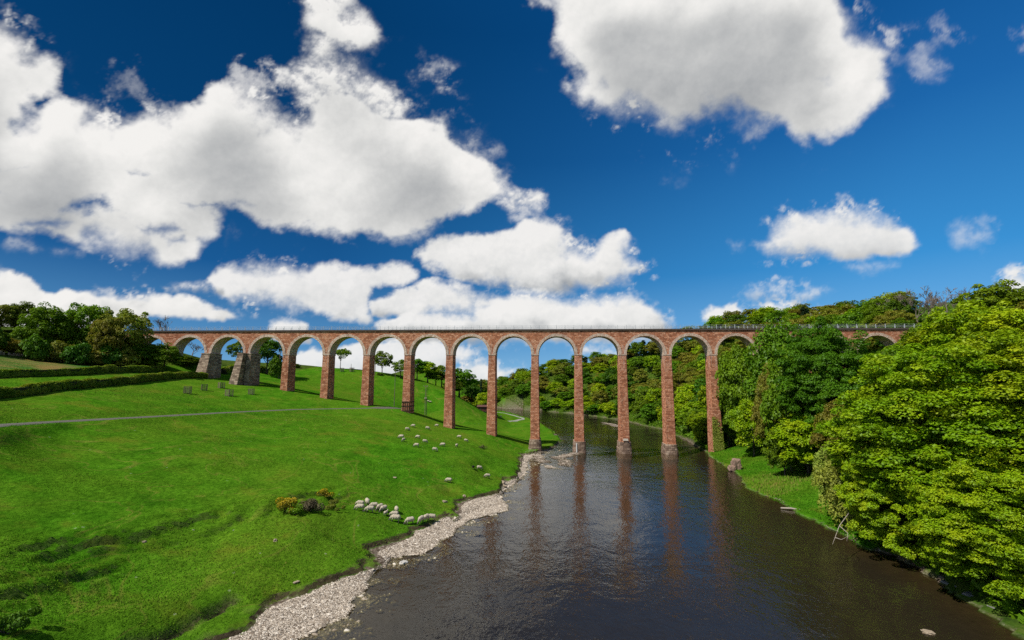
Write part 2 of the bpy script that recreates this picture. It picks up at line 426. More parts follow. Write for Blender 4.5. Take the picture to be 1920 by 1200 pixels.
def sky_node(t):
    sky = t.n('ShaderNodeTexSky'); sky.sky_type = 'NISHITA'; sky.sun_disc = False
    sky.sun_elevation = math.asin(SUN.z); sky.sun_rotation = math.atan2(SUN.x, SUN.y)
    sky.air_density = 1.0; sky.dust_density = 0.3; sky.ozone_density = 2.0
    return sky
SKY_STRENGTH = 0.1
def sky_grade(t, col, direction):
    """a polarised sky: deeper and more saturated, deepest up and to the left"""
    sep = t.n('ShaderNodeSeparateXYZ'); t.l(direction, sep.inputs[0])
    z = sep.outputs['Z']; x = sep.outputs['X']
    zz = t.rng(z, 0.0, .62)
    left = t.ramp(zz, [(0, (.20, .42, .64)), (.12, (.085, .26, .50)), (.35, (.010, .098, .29)), (.7, (.002, .050, .165)), (1, (.001, .040, .138))])
    right = t.ramp(zz, [(0, (.30, .56, .78)), (.12, (.165, .42, .72)), (.35, (.042, .27, .62)), (.7, (.013, .135, .41)), (1, (.004, .080, .28))])
    c = t.mix(t.rng(x, -.35, .62), left, right)
    lum = t.n('ShaderNodeRGBToBW'); t.l(col, lum.inputs[0])       # the physical sky keeps its own fall-off
    k = t.rng(t.math('MULTIPLY', lum.outputs[0], SKY_STRENGTH), .05, .5, .94, 1.1)
    return t.mix(1.0, c, k, 'MULTIPLY')

def build_world():
    w = bpy.data.worlds.new('World'); S.world = w; w.use_nodes = True
    nt = w.node_tree; bg = nt.nodes['Background']
    t = NT.__new__(NT); t.t = nt; t.m = None
    sky = sky_node(t); nt.links.new(sky.outputs[0], bg.inputs[0]); bg.inputs[1].default_value = 0.10
    su = bpy.data.lights.new('sun', 'SUN'); su.energy = 5.0; su.angle = math.radians(.53); su.color = (1, .955, .88)
    so = bpy.data.objects.new('sun', su); COL.objects.link(so)
    so.rotation_euler = SUN.to_track_quat('Z', 'Y').to_euler(); so.location = (-60, -40, 90)
build_world(); build_sky()
# ================================================================== GROUND
def Pz(lst, z): return [at_z(x, y, z)[:2] for x, y in lst]
_lg = [(414,1200),(440,1186),(462,1170),(474,1147),(510,1132),(584,1104),(640,1080),(663,1074),(700,1058),(718,1050),(725,1041),(709,1036),(709,1029),(746,1015),(776,1001),(778,992),(800,984),(815,976),(831,963),(847,969),(866,955),(865,947),(873,939),(900,930),(932,922),(937,907),(964,894),(976,872),(978,860),(984,851),(1001,847)]
L_GRASS = [(-30,-40),(-25,10),(-22.5,28)] + Pz(_lg, 0.7) + [(9.5,147.5),(12.5,152)] + Pz([(1052,826),(1050,822),(1040,811),(1015,796),(995,785)], .5) + Pz([(950,772.5),(934,770)], .3) + [(-70,420),(-160,440)]
_lw = [(559,1200),(570,1193),(610,1172),(649,1157),(672,1125),(695,1092),(706,1070),(720,1064),(700,1088),(720,1062),(730,1057),(737,1047),(787,1038),(820,1020),(847,1006),(866,988),(882,976),(915,966),(953,958),(953,946),(940,936),(937,926),(950,914),(962,907),(985,888),(988,876)]
L_WATER = [(-27,-40),(-20,10),(-16.5,28)] + Pz([q for q in _lw if q not in ((700,1088),)], 0) + Pz([(992,866),(1003,851)], 0) + [(10.3,147.5),(13.0,152)] + Pz([(1054,827),(1052,823),(1042,811.5),(1017,796.5),(997,785.5)], 0) + Pz([(952,773),(936,770.6)], 0) + [(-70,414),(-160,434)]
_rw = [(1920,1196),(1850,1150),(1799,1113),(1747,1087),(1674,1046),(1612,1025),(1529,973),(1477,952),(1436,931),(1399,913),(1384,887),(1361,877),(1340,862),(1326,850),(1309,839),(1271,818),(1243,806),(1215,800),(1181,792),(1157,787),(1110,780),(1060,774.5),(1000,769.5)]
R_WATER = [(44,-40),(42,10),(40.5,28)] + Pz(_rw, 0) + [(-20,432),(-90,450),(-160,462)]
RIVER = L_WATER + R_WATER[::-1]
WET = L_GRASS + R_WATER[::-1]           # river and gravel together

CT = []
def c(px, py, Y): CT.append(at_y(px, py, Y))
def w(x, y, z): CT.append((x, y, z))
PATH_PX = [(-60,803,57),(0,797,64),(100,791,72),(200,786,80),(300,780.5,92),(400,775,105),(480,771,118),(550,768,129),(620,766.5,140),(690,765.5,147)]
for q in PATH_PX: c(*q)
for q in [(0,900,52),(0,1000,43.5),(0,1100,36.5),(0,1190,31.5),(200,900,58),(200,1000,48.5),(200,1100,41),(300,1150,37.5),(400,900,66),(400,1000,53),(400,1080,45.5),
          (560,950,60),(560,1020,51.5),(560,850,82),(700,950,69),(700,850,92),(850,870,95),(762,820,115),(640,800,112),(500,830,90),(300,840,72),(100,850,63),(900,850,112),(930,870,104)]: c(*q)
for i, py in {2:706, 3:721, 4:732, 5:747, 6:760, 7:773, 8:803, 9:816}.items():
    x, y = pier_xy(i); c(project(x, y, 10)[0], py, y - .4)
    x, y = pier_xy(i, 9); z = CT[-1][2]; w(x, y, z - (.2 if i > 3 else -.4))
HEDGE_A = [(-160,762,66),(-80,753,73),(0,745,80),(75,736,89),(150,727,100),(225,719.5,115),(300,712,132),(345,707.5,142),(386,704,153)]
HEDGE_B = [(-140,720,86),(0,708,97),(75,704.5,105),(150,701,114),(240,697,130),(305,695,142)]
for q in HEDGE_A[1:-1] + HEDGE_B: c(*q)
for q in [(0,692,104),(150,690,120),(300,688,145),(0,664,122),(150,674,138),(0,612,146),(130,615,152),(250,640,158),(-200,640,104),(-200,590,128)]: c(*q)
w(-124,163,33); w(-140,160,36); w(-190,165,38)
for q in [(555,684,235),(608,690.6,235),(660,692,235),(705,699,232),(760,711,228),(832,739,222),(873,760,225),(480,690,215)]: c(*q)
for q in [(-100,300,21),(-60,300,13),(-30,300,5),(-150,300,28),(-15,200,3.2),(-5,250,2.4),(3,262,1.8),(-10,300,2),(-20,350,2),(-60,380,4),(-35,210,8),(-60,420,5),(-160,430,8),(-120,380,14)]: w(*q)
# right bank and the wooded hill
for i in range(3, len(R_WATER)):
    x, y = R_WATER[i]; n = Vector((1, .25 if y < 200 else .55, 0)).normalized()
    spit = 150 > y > 62 and i < 22
    for d, z in (((0, .0), (9, 1.3), (18, 4), (40, 19), (70, 30)) if spit else ((0, .2), (4, 2.0), (14, 7), (34, 19), (70, 34))):
        if i % 2 == 0 or d < 5: w(x + n.x * d, y + n.y * d, z)
for q in [(59.4,142,1.2),(74,141,7),(86,140,15),(97,139.5,23),(112,138,32),(128,136.5,36.5),(165,133,44),(220,130,52),(130,60,42),(120,20,38),(180,60,50),
          (-9,430,9),(26,430,26),(60,420,33),(90,380,40),(100,350,43),(135,330,52),(165,310,56),(200,280,56),(190,220,56),(150,150,42),(250,250,62),(260,120,58)]: w(*q)
for q in [(-30,-30,6),(-60,0,12),(-90,30,18),(-110,70,22),(50,-20,5),(90,0,20),(-400,100,42),(-400,400,45),(-200,600,20),(0,720,9),(-60,600,8),(200,700,60),(450,300,70),(450,650,70),(-300,850,30),(300,900,60),(-220,260,34),(-250,150,44),(60,560,38),(450,0,60),(-400,-40,40)]: w(*q)
# river bed kept low so that the sheet does not bulge
for y in (40, 80, 120, 145): w(np.interp(y, [q[1] for q in L_GRASS[3:33]], [q[0] for q in L_GRASS[3:33]]) if y < 146 else 9, y, .75)
CTA = np.array(CT); _keep = []
for k in range(len(CTA)):
    if all((CTA[k, 0] - CTA[m, 0]) ** 2 + (CTA[k, 1] - CTA[m, 1]) ** 2 > 2.0 for m in _keep): _keep.append(k)
CTA = CTA[_keep]
def _phi(r2): return np.where(r2 > 1e-9, .5 * r2 * np.log(np.maximum(r2, 1e-9)), 0)
_n = len(CTA); _sc = 100.0; _P = CTA[:, :2] / _sc
_K = _phi(((_P[:, None] - _P[None]) ** 2).sum(-1)) + np.eye(_n) * 2e-4
_A = np.zeros((_n + 3, _n + 3)); _A[:_n, :_n] = _K; _A[:_n, _n] = 1; _A[:_n, _n + 1:] = _P; _A[_n:, :_n] = _A[:_n, _n:].T
_W = np.linalg.solve(_A, np.concatenate([CTA[:, 2], [0, 0, 0]]))
def tps(X, Y):
    x = np.ravel(X) / _sc; y = np.ravel(Y) / _sc; out = _W[_n] + _W[_n + 1] * x + _W[_n + 2] * y
    for k in range(_n): out = out + _W[k] * _phi((x - _P[k, 0]) ** 2 + (y - _P[k, 1]) ** 2)
    return out.reshape(np.shape(X))

def geo(a, b, d0, d1):
    out = [a]; d = d0
    while abs(out[-1] - a) < abs(b - a):
        out.append(out[-1] + math.copysign(d, b - a)); d = min(d * 1.09, d1)
    return out[1:]
GX = np.array(geo(-76, -520, .8, 22)[::-1] + list(np.arange(-76, -46, .6)) + list(np.arange(-46, 18, .34)) + list(np.arange(18, 64, .6)) + geo(63.4, 520, .7, 22))
GY = np.array(list(np.arange(-40, 22, 2.)) + list(np.arange(22, 98, .34)) + list(np.arange(98, 156, .55)) + geo(155.5, 950, .6, 20))
BARS = [(Pz([(1000,850),(1008,858),(1016,866)], 0), 2.6, .02), (Pz([(1080,850),(1062,855),(1044,858)], 0), 2.4, .10), (Pz([(1050,858),(1062,866),(1060,874)], 0), 2.6, .04),
        (Pz([(1056,879),(1036,878),(1020,872)], 0), 1.6, -.06), (Pz([(1122,788),(1138,788.5)], 0), 2.4, .06), (Pz([(1130,793),(1150,796),(1158,801)], 0), 3.2, .08), (Pz([(1058,783),(1068,783.5)], 0), 2.2, .05)]
def ground_height(X, Y):
    jx = X + .8 * fbm(X / 2.2, Y / 2.2, 3, .5, 71) + 1.5 * fbm(X / 6, Y / 6, 2, .5, 73); jy = Y + .8 * fbm(X / 2.2 + 40, Y / 2.2, 3, .5, 72)
    H = tps(X, Y)
    # turf relief: terracettes on the steep bank, hummocks
    le = np.minimum(seg_dist(X, Y, L_GRASS), 200)
    left = (X < np.interp(Y, [-40, 30, 150], [8, 10, 34])) & (Y < 151)
    near = smooth01((175 - Y) / 60)
    H = H + near * .22 * fbm(X / 7, Y / 7, 3, .5, 81) * smooth01(le / 6) + .07 * near * fbm(X / 1.6, Y / 1.6, 3, .55, 82) * smooth01(le / 3)
    u = X * .74 - Y * .67     # along the fall line of the near field
    vv = X * .67 + Y * .74
    B1 = [at_y(*q)[:2] for q in ((60,1022,42),(90,1015,43.5),(250,985,49.5),(400,965,55.5),(520,945,60),(640,915,70))]
    B2 = [at_y(*q)[:2] for q in ((-30,1115,35),(0,1105,36),(120,1065,41),(210,1045,45))]
    b1 = seg_dist(X, Y, B1); b2 = seg_dist(X, Y, B2)
    m1 = np.maximum(np.exp(-(b1 / 2.6) ** 2), np.exp(-(b2 / 2.0) ** 2)) * left
    ter = np.sin(2 * PI * (le / 1.7 + .9 * fbm(vv / 7, u / 3, 3, .5, 83))) 
    H = H + m1 * (.22 * ter + .40 * fbm(vv / 1.7, u / .75, 4, .55, 84)) * smooth01((fbm(X / 9, Y / 9, 2, .5, 85) + .35) / .4)
    # shelves: the two dark hollows of the near bank and an old scar near the edge
    for BB, dp in ((B1, .60), (B2, .5)):
        xb = np.interp(Y, [q[1] for q in BB], [q[0] for q in BB]); win = smooth01((Y - BB[0][1] + 3) / 4) * smooth01((BB[-1][1] + 1 - Y) / 5)
        H = H - left * dp * win * smooth01((X - xb + 1.6) / 3.2) * smooth01((le - 2) / 8) + left * .5 * dp * win * smooth01((X - xb + 8) / 6) * smooth01((xb + 2.5 - X) / 3)
    scar = Pz([(255,1196),(290,1185),(330,1165),(360,1150),(400,1128),(432,1112)], 2.0)
    ds = seg_dist(X, Y, scar)
    for (px, py) in ((830,938),(842,935),(800,985),(880,842),(905,845)):
        bx, by, _ = at_z(px, py, 1.2 if py > 900 else 3.0); H = H - .45 * np.exp(-((X - bx) ** 2 / 2.2 + (Y - by) ** 2 / .5))
    pk = [at_y(*q) for q in PATH_PX]; near_ = (X < -30) & (X > -80) & (Y > 35) & (Y < 152)
    best = np.full(X.shape, 1e9); pz = np.zeros(X.shape)
    for (x0, y0, z0), (x1, y1, z1) in zip(pk[:-1], pk[1:]):
        dx, dy = x1 - x0, y1 - y0; tt = np.clip(((X - x0) * dx + (Y - y0) * dy) / (dx * dx + dy * dy), 0, 1)
        d_ = np.hypot(X - x0 - tt * dx, Y - y0 - tt * dy); up = d_ < best; best = np.where(up, d_, best); pz = np.where(up, z0 + tt * (z1 - z0), pz)
    H = np.where(near_, pz + (H - pz) * smooth01((best - 1.1) / 3.2), H)
    wetj = inside(jx, jy, WET); riv = inside(X + (jx - X) * .6, Y + (jy - Y) * .6, RIVER)
    dw = seg_dist(X, Y, L_WATER); dr = seg_dist(X, Y, R_WATER); dg = seg_dist(jx, jy, L_GRASS)
    grav = .03 + np.clip(.5 * dw / (dw + dg + .3), 0, .42) + .06 * (fbm(X / 1.3, Y / 1.3, 3, .5, 90))
    bed = -np.minimum(1.5, .05 + .085 * np.minimum(dw, dr * 1.6)) + .10 * fbm(X / 2.5, Y / 2.5, 4, .55, 91)
    for pts, wd, h in BARS:
        d = seg_dist(X, Y, pts); bed = np.maximum(bed, h + .1 - .28 * (d / wd) ** 2 + .34 * fbm(X / 2.0, Y / 2.0, 4, .6, 92))
    H = np.where(riv, np.minimum(bed, .3), np.where(wetj, np.minimum(grav, np.maximum(H, .1)), H))
    st = (~wetj) & (~riv) & left | ((~wetj) & (~riv) & (Y > 140) & (X < 20))
    cap = .85 + .28 * dg + .22 * fbm(X / 4, Y / 4, 3, .5, 93); kk = smooth01((9 - dg) / 6)
    H = np.where(st, H + (np.minimum(H, cap) - H) * kk, H)
    H = np.where(st, grav + (np.maximum(H, .62 + .40 * vnoise(X / 5, Y / 5, 9)) - grav) * smooth01(dg / .5), H)
    H = H - 1.0 * np.exp(-(ds / .62) ** 2) * np.clip(.55 + .7 * vnoise(X / 1.3, Y / 1.3, 4), 0, 1) * st
    H = np.where((~wetj) & (~riv) & ~st, np.maximum(H, .22), H)
    return H, wetj, riv, dg, dw, dr, left
_GXX, _GYY = np.meshgrid(GX, GY)
GH, G_WET, G_RIV, G_DG, G_DW, G_DR, G_LEFT = ground_height(_GXX, _GYY)
def hz(x, y):
    """height of the ground sheet (bilinear on its own grid)"""
    x = np.asarray(x, float); y = np.asarray(y, float)
    i = np.clip(np.searchsorted(GX, x) - 1, 0, len(GX) - 2); j = np.clip(np.searchsorted(GY, y) - 1, 0, len(GY) - 2)
    fx = np.clip((x - GX[i]) / (GX[i + 1] - GX[i]), 0, 1); fy = np.clip((y - GY[j]) / (GY[j + 1] - GY[j]), 0, 1)
    return (GH[j, i] * (1 - fx) + GH[j, i + 1] * fx) * (1 - fy) + (GH[j + 1, i] * (1 - fx) + GH[j + 1, i + 1] * fx) * fy
def hit(px, py, y0=24., y1=700.):
    """where the sight line of a picture point meets the ground"""
    d = ray(px, py); prev = None
    for Y in np.concatenate([np.arange(y0, 160, .25), np.arange(160, y1, 1.)]):
        t = Y / d[1]; x = d[0] * t; z = CAMH + d[2] * t
        if z < float(hz(x, Y)): return (x, Y, float(hz(x, Y)))
    return (d[0] * y1 / d[1], y1, float(hz(d[0] * y1 / d[1], y1)))

def build_ground():
    h, w_ = _GXX.shape
    verts = np.stack([_GXX, _GYY, GH], -1).reshape(-1, 3)
    idx = np.arange(h * w_).reshape(h, w_)
    faces = np.stack([idx[:-1, :-1], idx[:-1, 1:], idx[1:, 1:], idx[1:, :-1]], -1).reshape(-1, 4)
    X, Y = _GXX, _GYY
    gravel = ((G_WET & (_GYY < 200)) | G_RIV).astype(float)
    bank = np.where(G_LEFT & ~G_WET & ~G_RIV, smooth01((1.0 - G_DG) / .6), 0) * smooth01((Y - 20) / 5)
    bank = np.maximum(bank, np.exp(-(seg_dist(_GXX, _GYY, Pz([(255,1196),(290,1185),(330,1165),(360,1150),(400,1128),(432,1112)], 2.0)) / .7) ** 2) * G_LEFT)
    # crop field upper left
    # crop field upper left
    A = [at_y(-140,706,90)[:2], at_y(0,698,99)[:2], at_y(150,693,116)[:2], at_y(305,689,144)[:2], at_y(250,680,146)[:2], at_y(150,673,137)[:2], at_y(0,663,121)[:2], at_y(-140,655,108)[:2]]
    crop = np.where(inside(X, Y, A), smooth01(seg_dist(X, Y, A, True) / 1.5), 0)
    dR = X - np.interp(Y, [q[1] for q in R_WATER], [q[0] for q in R_WATER]); sp_ = smooth01((Y - 60) / 6) * smooth01((150 - Y) / 6)
    rough = np.clip(np.where(~G_LEFT & (X > -5), smooth01((dR + 2.4 - 13.6 * sp_) / 3), 0) * .95 * (Y > -30) + np.where((X < -95) & (Y > 105), smooth01((GH - 24.5) / 2), 0), 0, 1)
    colr = np.stack([gravel, bank, crop, rough], -1).reshape(-1, 4)
    t = NT('pasture_and_banks'); p = t.pos()
    za = t.n('ShaderNodeAttribute', attribute_name='zone'); sep = t.n('ShaderNodeSeparateColor'); t.l(za.outputs['Color'], sep.inputs[0])
    n_big = t.noise(p, .05, 4); n_mid = t.noise(t.scalev(p, (1, .8, 1)), .35, 6, .62); n_fine = t.noise(t.scalev(p, (1, .7, 2)), 2.6, 6, .68)
    n_f2 = t.noise(p, 9.0, 4, .7)
    g = t.ramp(n_mid, [(.28, (0.029, 0.109, 0.0051)), (.45, (0.052, 0.177, 0.0072)), (.62, (0.077, 0.229, 0.0101)), (.8, (0.119, 0.268, 0.0188))])
    g = t.mix(t.rng(n_big, .4, .66), g, t.mix(n_mid, (0.075, 0.171, 0.0087), (0.131, 0.239, 0.0174)))
    g = t.mix(t.rng(n_fine, .30, .75, .0, 1), t.mix(1.0, g, (.36, .42, .36), 'MULTIPLY'), t.mix(1.0, g, (1.42, 1.32, 1.2), 'MULTIPLY'))
    trk = t.noise(t.scalev(p, (.55, .40, 0)), .16, 3, .5, .8); trk = t.math('ABSOLUTE', t.math('SUBTRACT', trk, .5))
    g = t.mix(t.math('MULTIPLY', t.rng(trk, .010, .002), t.rng(n_mid, .35, .6, .1, .5)), g, (.20, .185, .035))
    pat = t.noise(p, .16, 5, .62)
    g = t.mix(t.rng(pat, .56, .72, 0, .5), g, (.165, .165, .018)); g = t.mix(t.rng(pat, .42, .28, 0, .45), g, (.045, .105, .004))
    vo = t.n('ShaderNodeTexVoronoi'); vo.inputs['Scale'].default_value = .42; t.l(p, vo.inputs['Vector'])
    vd = t.n('ShaderNodeTexNoise'); vd.inputs['Scale'].default_value = 14; t.l(p, vd.inputs['Vector'])
    spk = t.math('MULTIPLY', t.math('LESS_THAN', vo.outputs['Distance'], .055), t.math('GREATER_THAN', vd.outputs['Fac'], .50))
    g = t.mix(t.math('MULTIPLY', spk, .55), g, (.42, .40, .30))
    cropc = t.mix(t.rng(t.noise(t.scalev(p, (.35, 1.4, 1)), .12, 3), .42, .58), (.035, .13, .022), (.21, .15, .05))
    g = t.mix(sep.outputs[2], g, cropc)
    rg = t.ramp(t.noise(p, .8, 6, .65), [(.3, (.018, .036, .007)), (.5, (.050, .088, .012)), (.72, (.120, .125, .030))])
    g = t.mix(za.outputs['Alpha'], g, rg)
    earth = t.ramp(t.noise(p, 3.0, 5, .7), [(.3, (.018, .014, .009)), (.55, (.055, .042, .026)), (.75, (.13, .10, .065))])
    geo_ = t.n('ShaderNodeNewGeometry'); sn = t.n('ShaderNodeSeparateXYZ'); t.l(geo_.outputs['True Normal'], sn.inputs[0])
    steep = t.rng(t.math('ADD', sn.outputs['Z'], t.math('MULTIPLY', t.math('SUBTRACT', n_f2, .5), .14)), .90, .76)
    steep0 = t.rng(sn.outputs['Z'], .72, .55)
    g = t.mix(t.math('MAXIMUM', t.math('MULTIPLY', steep, sep.outputs[1]), t.math('MULTIPLY', steep0, .5)), g, earth)
    dry = t.math('MULTIPLY', sep.outputs[1], t.rng(n_mid, .45, .7, 0, .55)); g = t.mix(dry, g, (.15, .14, .05))
    vs1 = t.n('ShaderNodeTexVoronoi'); vs1.inputs['Scale'].default_value = 3.6; t.l(p, vs1.inputs['Vector'])
    sepc = t.n('ShaderNodeSeparateColor'); t.l(vs1.outputs['Color'], sepc.inputs[0])
    st = t.ramp(sepc.outputs[0], [(0, (.15, .115, .085)), (.35, (.27, .215, .165)), (.7, (.38, .32, .255)), (1, (.52, .45, .37))])
    st = t.mix(t.rng(vs1.outputs['Distance'], .1, .5), st, t.mix(1.0, st, (.40, .38, .36), 'MULTIPLY'))
    st = t.mix(t.rng(t.noise(p, .5, 4), .45, .7), st, t.mix(1.0, st, (.80, .73, .66), 'MULTIPLY'))
    sz = t.n('ShaderNodeSeparateXYZ'); t.l(p, sz.inputs[0])
    # stones turn weedy green-brown at the waterline, and brown under water
    st = t.mix(t.rng(t.math('ADD', sz.outputs['Z'], t.math('MULTIPLY', t.math('SUBTRACT', n_fine, .5), .12)), .09, .02), st, t.mix(1.0, st, (.15, .17, .07), 'MULTIPLY'))
    deep = t.rng(sz.outputs['Z'], -.02, -.55)
    bedc = t.mix(t.noise(p, .6, 5, .65), (.030, .023, .012), (.110, .082, .040))
    bedc = t.mix(t.rng(t.noise(p, 3.2, 4, .7), .56, .74), bedc, (.085, .066, .030))
    bedc = t.mix(t.math('MULTIPLY', deep, .75), bedc, (.040, .037, .032))  # darker with depth: light lost in the water put into the bed's colour
    st = t.mix(t.rng(sz.outputs['Z'], .03, -.05), st, bedc)
    colr_s = t.mix(sep.outputs[0], g, st)
    hb = t.math('ADD', t.math('MULTIPLY', n_fine, .7), t.math('MULTIPLY', n_f2, .35))
    nm = t.bump(hb, .75, .22)
    m = t.done(t.principled(colr_s, .95, .0, nm))
    me = np_mesh('ground', verts, faces, m, True, {'zone': ('POINT', 'FLOAT_COLOR', colr)})
    tag(link('ground', me), kind='structure')

    # path: a narrow tarred track laid on the slope
    def strip(name, pts, wid, mat, lift=.05, nseg=260):
        pts = [Vector((p[0], p[1])) for p in pts]
        L = [0]
        for a, b in zip(pts[:-1], pts[1:]): L.append(L[-1] + (b - a).length)
        s = np.linspace(0, L[-1], nseg); xs = np.interp(s, L, [q.x for q in pts]); ys = np.interp(s, L, [q.y for q in pts])
        k = np.ones(9) / 9; xs = np.convolve(np.pad(xs, 4, mode='edge'), k, 'valid'); ys = np.convolve(np.pad(ys, 4, mode='edge'), k, 'valid')
        tx, ty = np.gradient(xs), np.gradient(ys); ln = np.hypot(tx, ty); nx, ny = -ty / ln, tx / ln
        V = []; K = 7
        for q in range(K):
            o = (q / (K - 1) - .5) * (wid + .25 * fbm(s / 1.5, s * 0 + q, 2, .5, 5))
            vx, vy = xs + nx * o, ys + ny * o
            V.append(np.stack([vx, vy, hz(vx, vy) + (lift if 0 < q < K - 1 else .012)], -1))
        V = np.stack(V, 1); ii = np.arange(nseg * K).reshape(nseg, K)
        f = np.stack([ii[:-1, :-1], ii[:-1, 1:], ii[1:, 1:], ii[1:, :-1]], -1).reshape(-1, 4)
        return tag(link(name, np_mesh(name, V.reshape(-1, 3), f, mat, True)), kind='structure')
    pm = simple_mat('track_surface', (.110, .102, .084), .28, 1.2, .95, .3)
    strip('path', [at_y(*q)[:2] for q in PATH_PX] + [pier_xy(6.55, 1.8), pier_xy(6.72, 8)], 3.3, pm)
    strip('path', [hit(*q)[:2] for q in [(905,770.5),(932,772.5),(955,777),(969,781),(983,785)]] + [hit(975,788)[:2], hit(950,790)[:2]], 1.7, simple_mat('worn_track', (.30, .29, .24), .2, 1.0, .95), nseg=120)
    # water
    t = NT('river_water'); p = t.pos()
    a1 = t.noise(t.scalev(p, (1, .7, 1)), .62, 4, .55, .3); a2 = t.noise(p, .045, 3, .6); a3 = t.noise(t.scalev(p, (1, .75, 1)), 2.4, 3, .55)
    hgt = t.math('MULTIPLY', t.math('ADD', a1, t.math('MULTIPLY', a3, .32)), t.rng(a2, .36, .64, .35, 1.35))
    nm = t.bump(hgt, 1.0, .095)
    fr = t.n('ShaderNodeFresnel'); fr.inputs[0].default_value = 1.38; t.l(nm, fr.inputs['Normal'])
    gl = t.n('ShaderNodeBsdfGlossy'); gl.inputs['Roughness'].default_value = .035; t.l(nm, gl.inputs['Normal'])
    tr = t.n('ShaderNodeBsdfTransparent'); tr.inputs[0].default_value = (.74, .71, .62, 1)
    ms = t.n('ShaderNodeMixShader'); t.l(t.rng(fr.outputs[0], 0, 1, .02, 1.0), ms.inputs[0]); t.l(tr.outputs[0], ms.inputs[1]); t.l(gl.outputs[0], ms.inputs[2])
    wm = t.done(ms.outputs[0])
    ol = [(q[0] - 3.5, q[1]) if q[1] < 148 else q for q in L_GRASS] ; orr = [(q[0] + 3, q[1]) for q in R_WATER]
    bm = bmesh.new()
    # a plain sheet over the river's corridor; the banks rise out of it
    for (x0, x1, y0, y1) in ((-34, 60, -40, 150), (-10, 110, 150, 270), (-170, 110, 270, 480)):
        vs = [bm.verts.new(q) for q in ((x0, y0, 0), (x1, y0, 0), (x1, y1, 0), (x0, y1, 0))]; bm.faces.new(vs)
    me = bpy.data.meshes.new('water'); bm.to_mesh(me); bm.free(); me.materials.append(wm)
    tag(link('water', me), kind='structure')

    # pebbles of the shore, as many as nobody could count
    rs = np.random.RandomState(11); N = 300000
    ys = 30 + 122 * rs.rand(N) ** 1.25; xs = np.interp(ys, [q[1] for q in L_GRASS[:33]], [q[0] for q in L_GRASS[:33]]) + rs.rand(N) * 13 - 1
    z = hz(xs, ys); ins = inside(xs, ys, WET)
    dw = seg_dist(xs, ys, L_WATER); rv = inside(xs, ys, RIVER)
    clump = fbm(xs / 2.2, ys / 2.2, 3, .55, 101)
    keep = ins & (z > -.34) & (z < .5) & (~rv | (rs.rand(N) < np.exp(-dw / 1.7) * np.clip(.25 + 2.4 * clump, 0, 1)))
    xs, ys, z, rv, dw = xs[keep], ys[keep], z[keep], rv[keep], dw[keep]
    for pts, wd, h in BARS:
        P = np.array(pts); k = 1500; tt = rs.rand(k) * (len(P) - 1); i0 = tt.astype(int); f_ = (tt - i0)[:, None]
        q = P[i0] * (1 - f_) + P[np.minimum(i0 + 1, len(P) - 1)] * f_ + rs.randn(k, 2) * wd * .45
        zz = hz(q[:, 0], q[:, 1]); ok = zz > -.2; q = q[ok]
        xs = np.concatenate([xs, q[:, 0]]); ys = np.concatenate([ys, q[:, 1]]); z = np.concatenate([z, zz[ok]]); rv = np.concatenate([rv, np.zeros(len(q), bool)]); dw = np.concatenate([dw, np.zeros(len(q))])
    n = len(xs); sz_ = (.03 + .068 * rs.rand(n) ** 2.4) * np.where(rs.rand(n) < .025, 2.3, 1) * np.where(rv, 1.7, 1)
    base = np.array([(1, 0, 0), (.4, .85, 0), (-.7, .6, 0), (-.9, -.4, 0), (.1, -.95, 0), (.15, .1, .62), (0, 0, -.5)], float)
    fc = np.array([(0, 1, 5), (1, 2, 5), (2, 3, 5), (3, 4, 5), (4, 0, 5)])
    ang = rs.rand(n) * 2 * PI; ca, sa = np.cos(ang), np.sin(ang)
    B = base[None, :6] * (.7 + .6 * rs.rand(n, 6, 1)); B = B * sz_[:, None, None] * (np.array([1.2, .85, .75]))
    V = np.stack([B[..., 0] * ca[:, None] - B[..., 1] * sa[:, None] + xs[:, None], B[..., 0] * sa[:, None] + B[..., 1] * ca[:, None] + ys[:, None], B[..., 2] + np.maximum(z, np.where(rv, -.05, -9))[:, None] + .01], -1)
    Fc = (fc[None] + (np.arange(n) * 6)[:, None, None]).reshape(-1, 3)
    tint = np.repeat(rs.rand(n), 5)
    t = NT('pebbles'); tv = t.attr('tint'); pz = t.n('ShaderNodeSeparateXYZ'); t.l(t.pos(), pz.inputs[0])
    cc = t.ramp(tv, [(0, (.14, .105, .075)), (.3, (.34, .275, .205)), (.65, (.50, .42, .325)), (1, (.70, .62, .51))])
    cc = t.mix(t.rng(pz.outputs['Z'], .06, 0.0), cc, t.mix(1.0, cc, (.30, .30, .15), 'MULTIPLY'))
    pmat = t.done(t.principled(cc, .9, .15))
    tag(link('gravel', np_mesh('gravel', V.reshape(-1, 3), Fc, pmat, False, {'tint': ('FACE', 'FLOAT', tint)})), kind='stuff')

    # turf: tufts over the near field and the grassy spit, uncountable
    N = 520000; rs = np.random.RandomState(5)
    ys = 24 + 106 * rs.rand(N) ** 1.15; half = ys * 1.12
    xs = -rs.rand(N) * (half + 12) + 12
    b = inside(xs, ys, WET); gz = np.array([q[0] for q in L_GRASS[:33]]); gy_ = [q[1] for q in L_GRASS[:33]]
    keep = (~b) & (xs < np.interp(ys, gy_, gz) + 3) & (seg_dist(xs, ys, L_GRASS[2:40]) > .75) & (hz(xs, ys) > .7); xs, ys = xs[keep], ys[keep]
    k = 26000; sy_ = 62 + 85 * rs.rand(k); sx_ = np.interp(sy_, [q[1] for q in R_WATER[3:25]], [q[0] for q in R_WATER[3:25]]) + .2 + rs.rand(k) * 13
    spit0 = len(xs); xs = np.concatenate([xs, sx_]); ys = np.concatenate([ys, sy_])
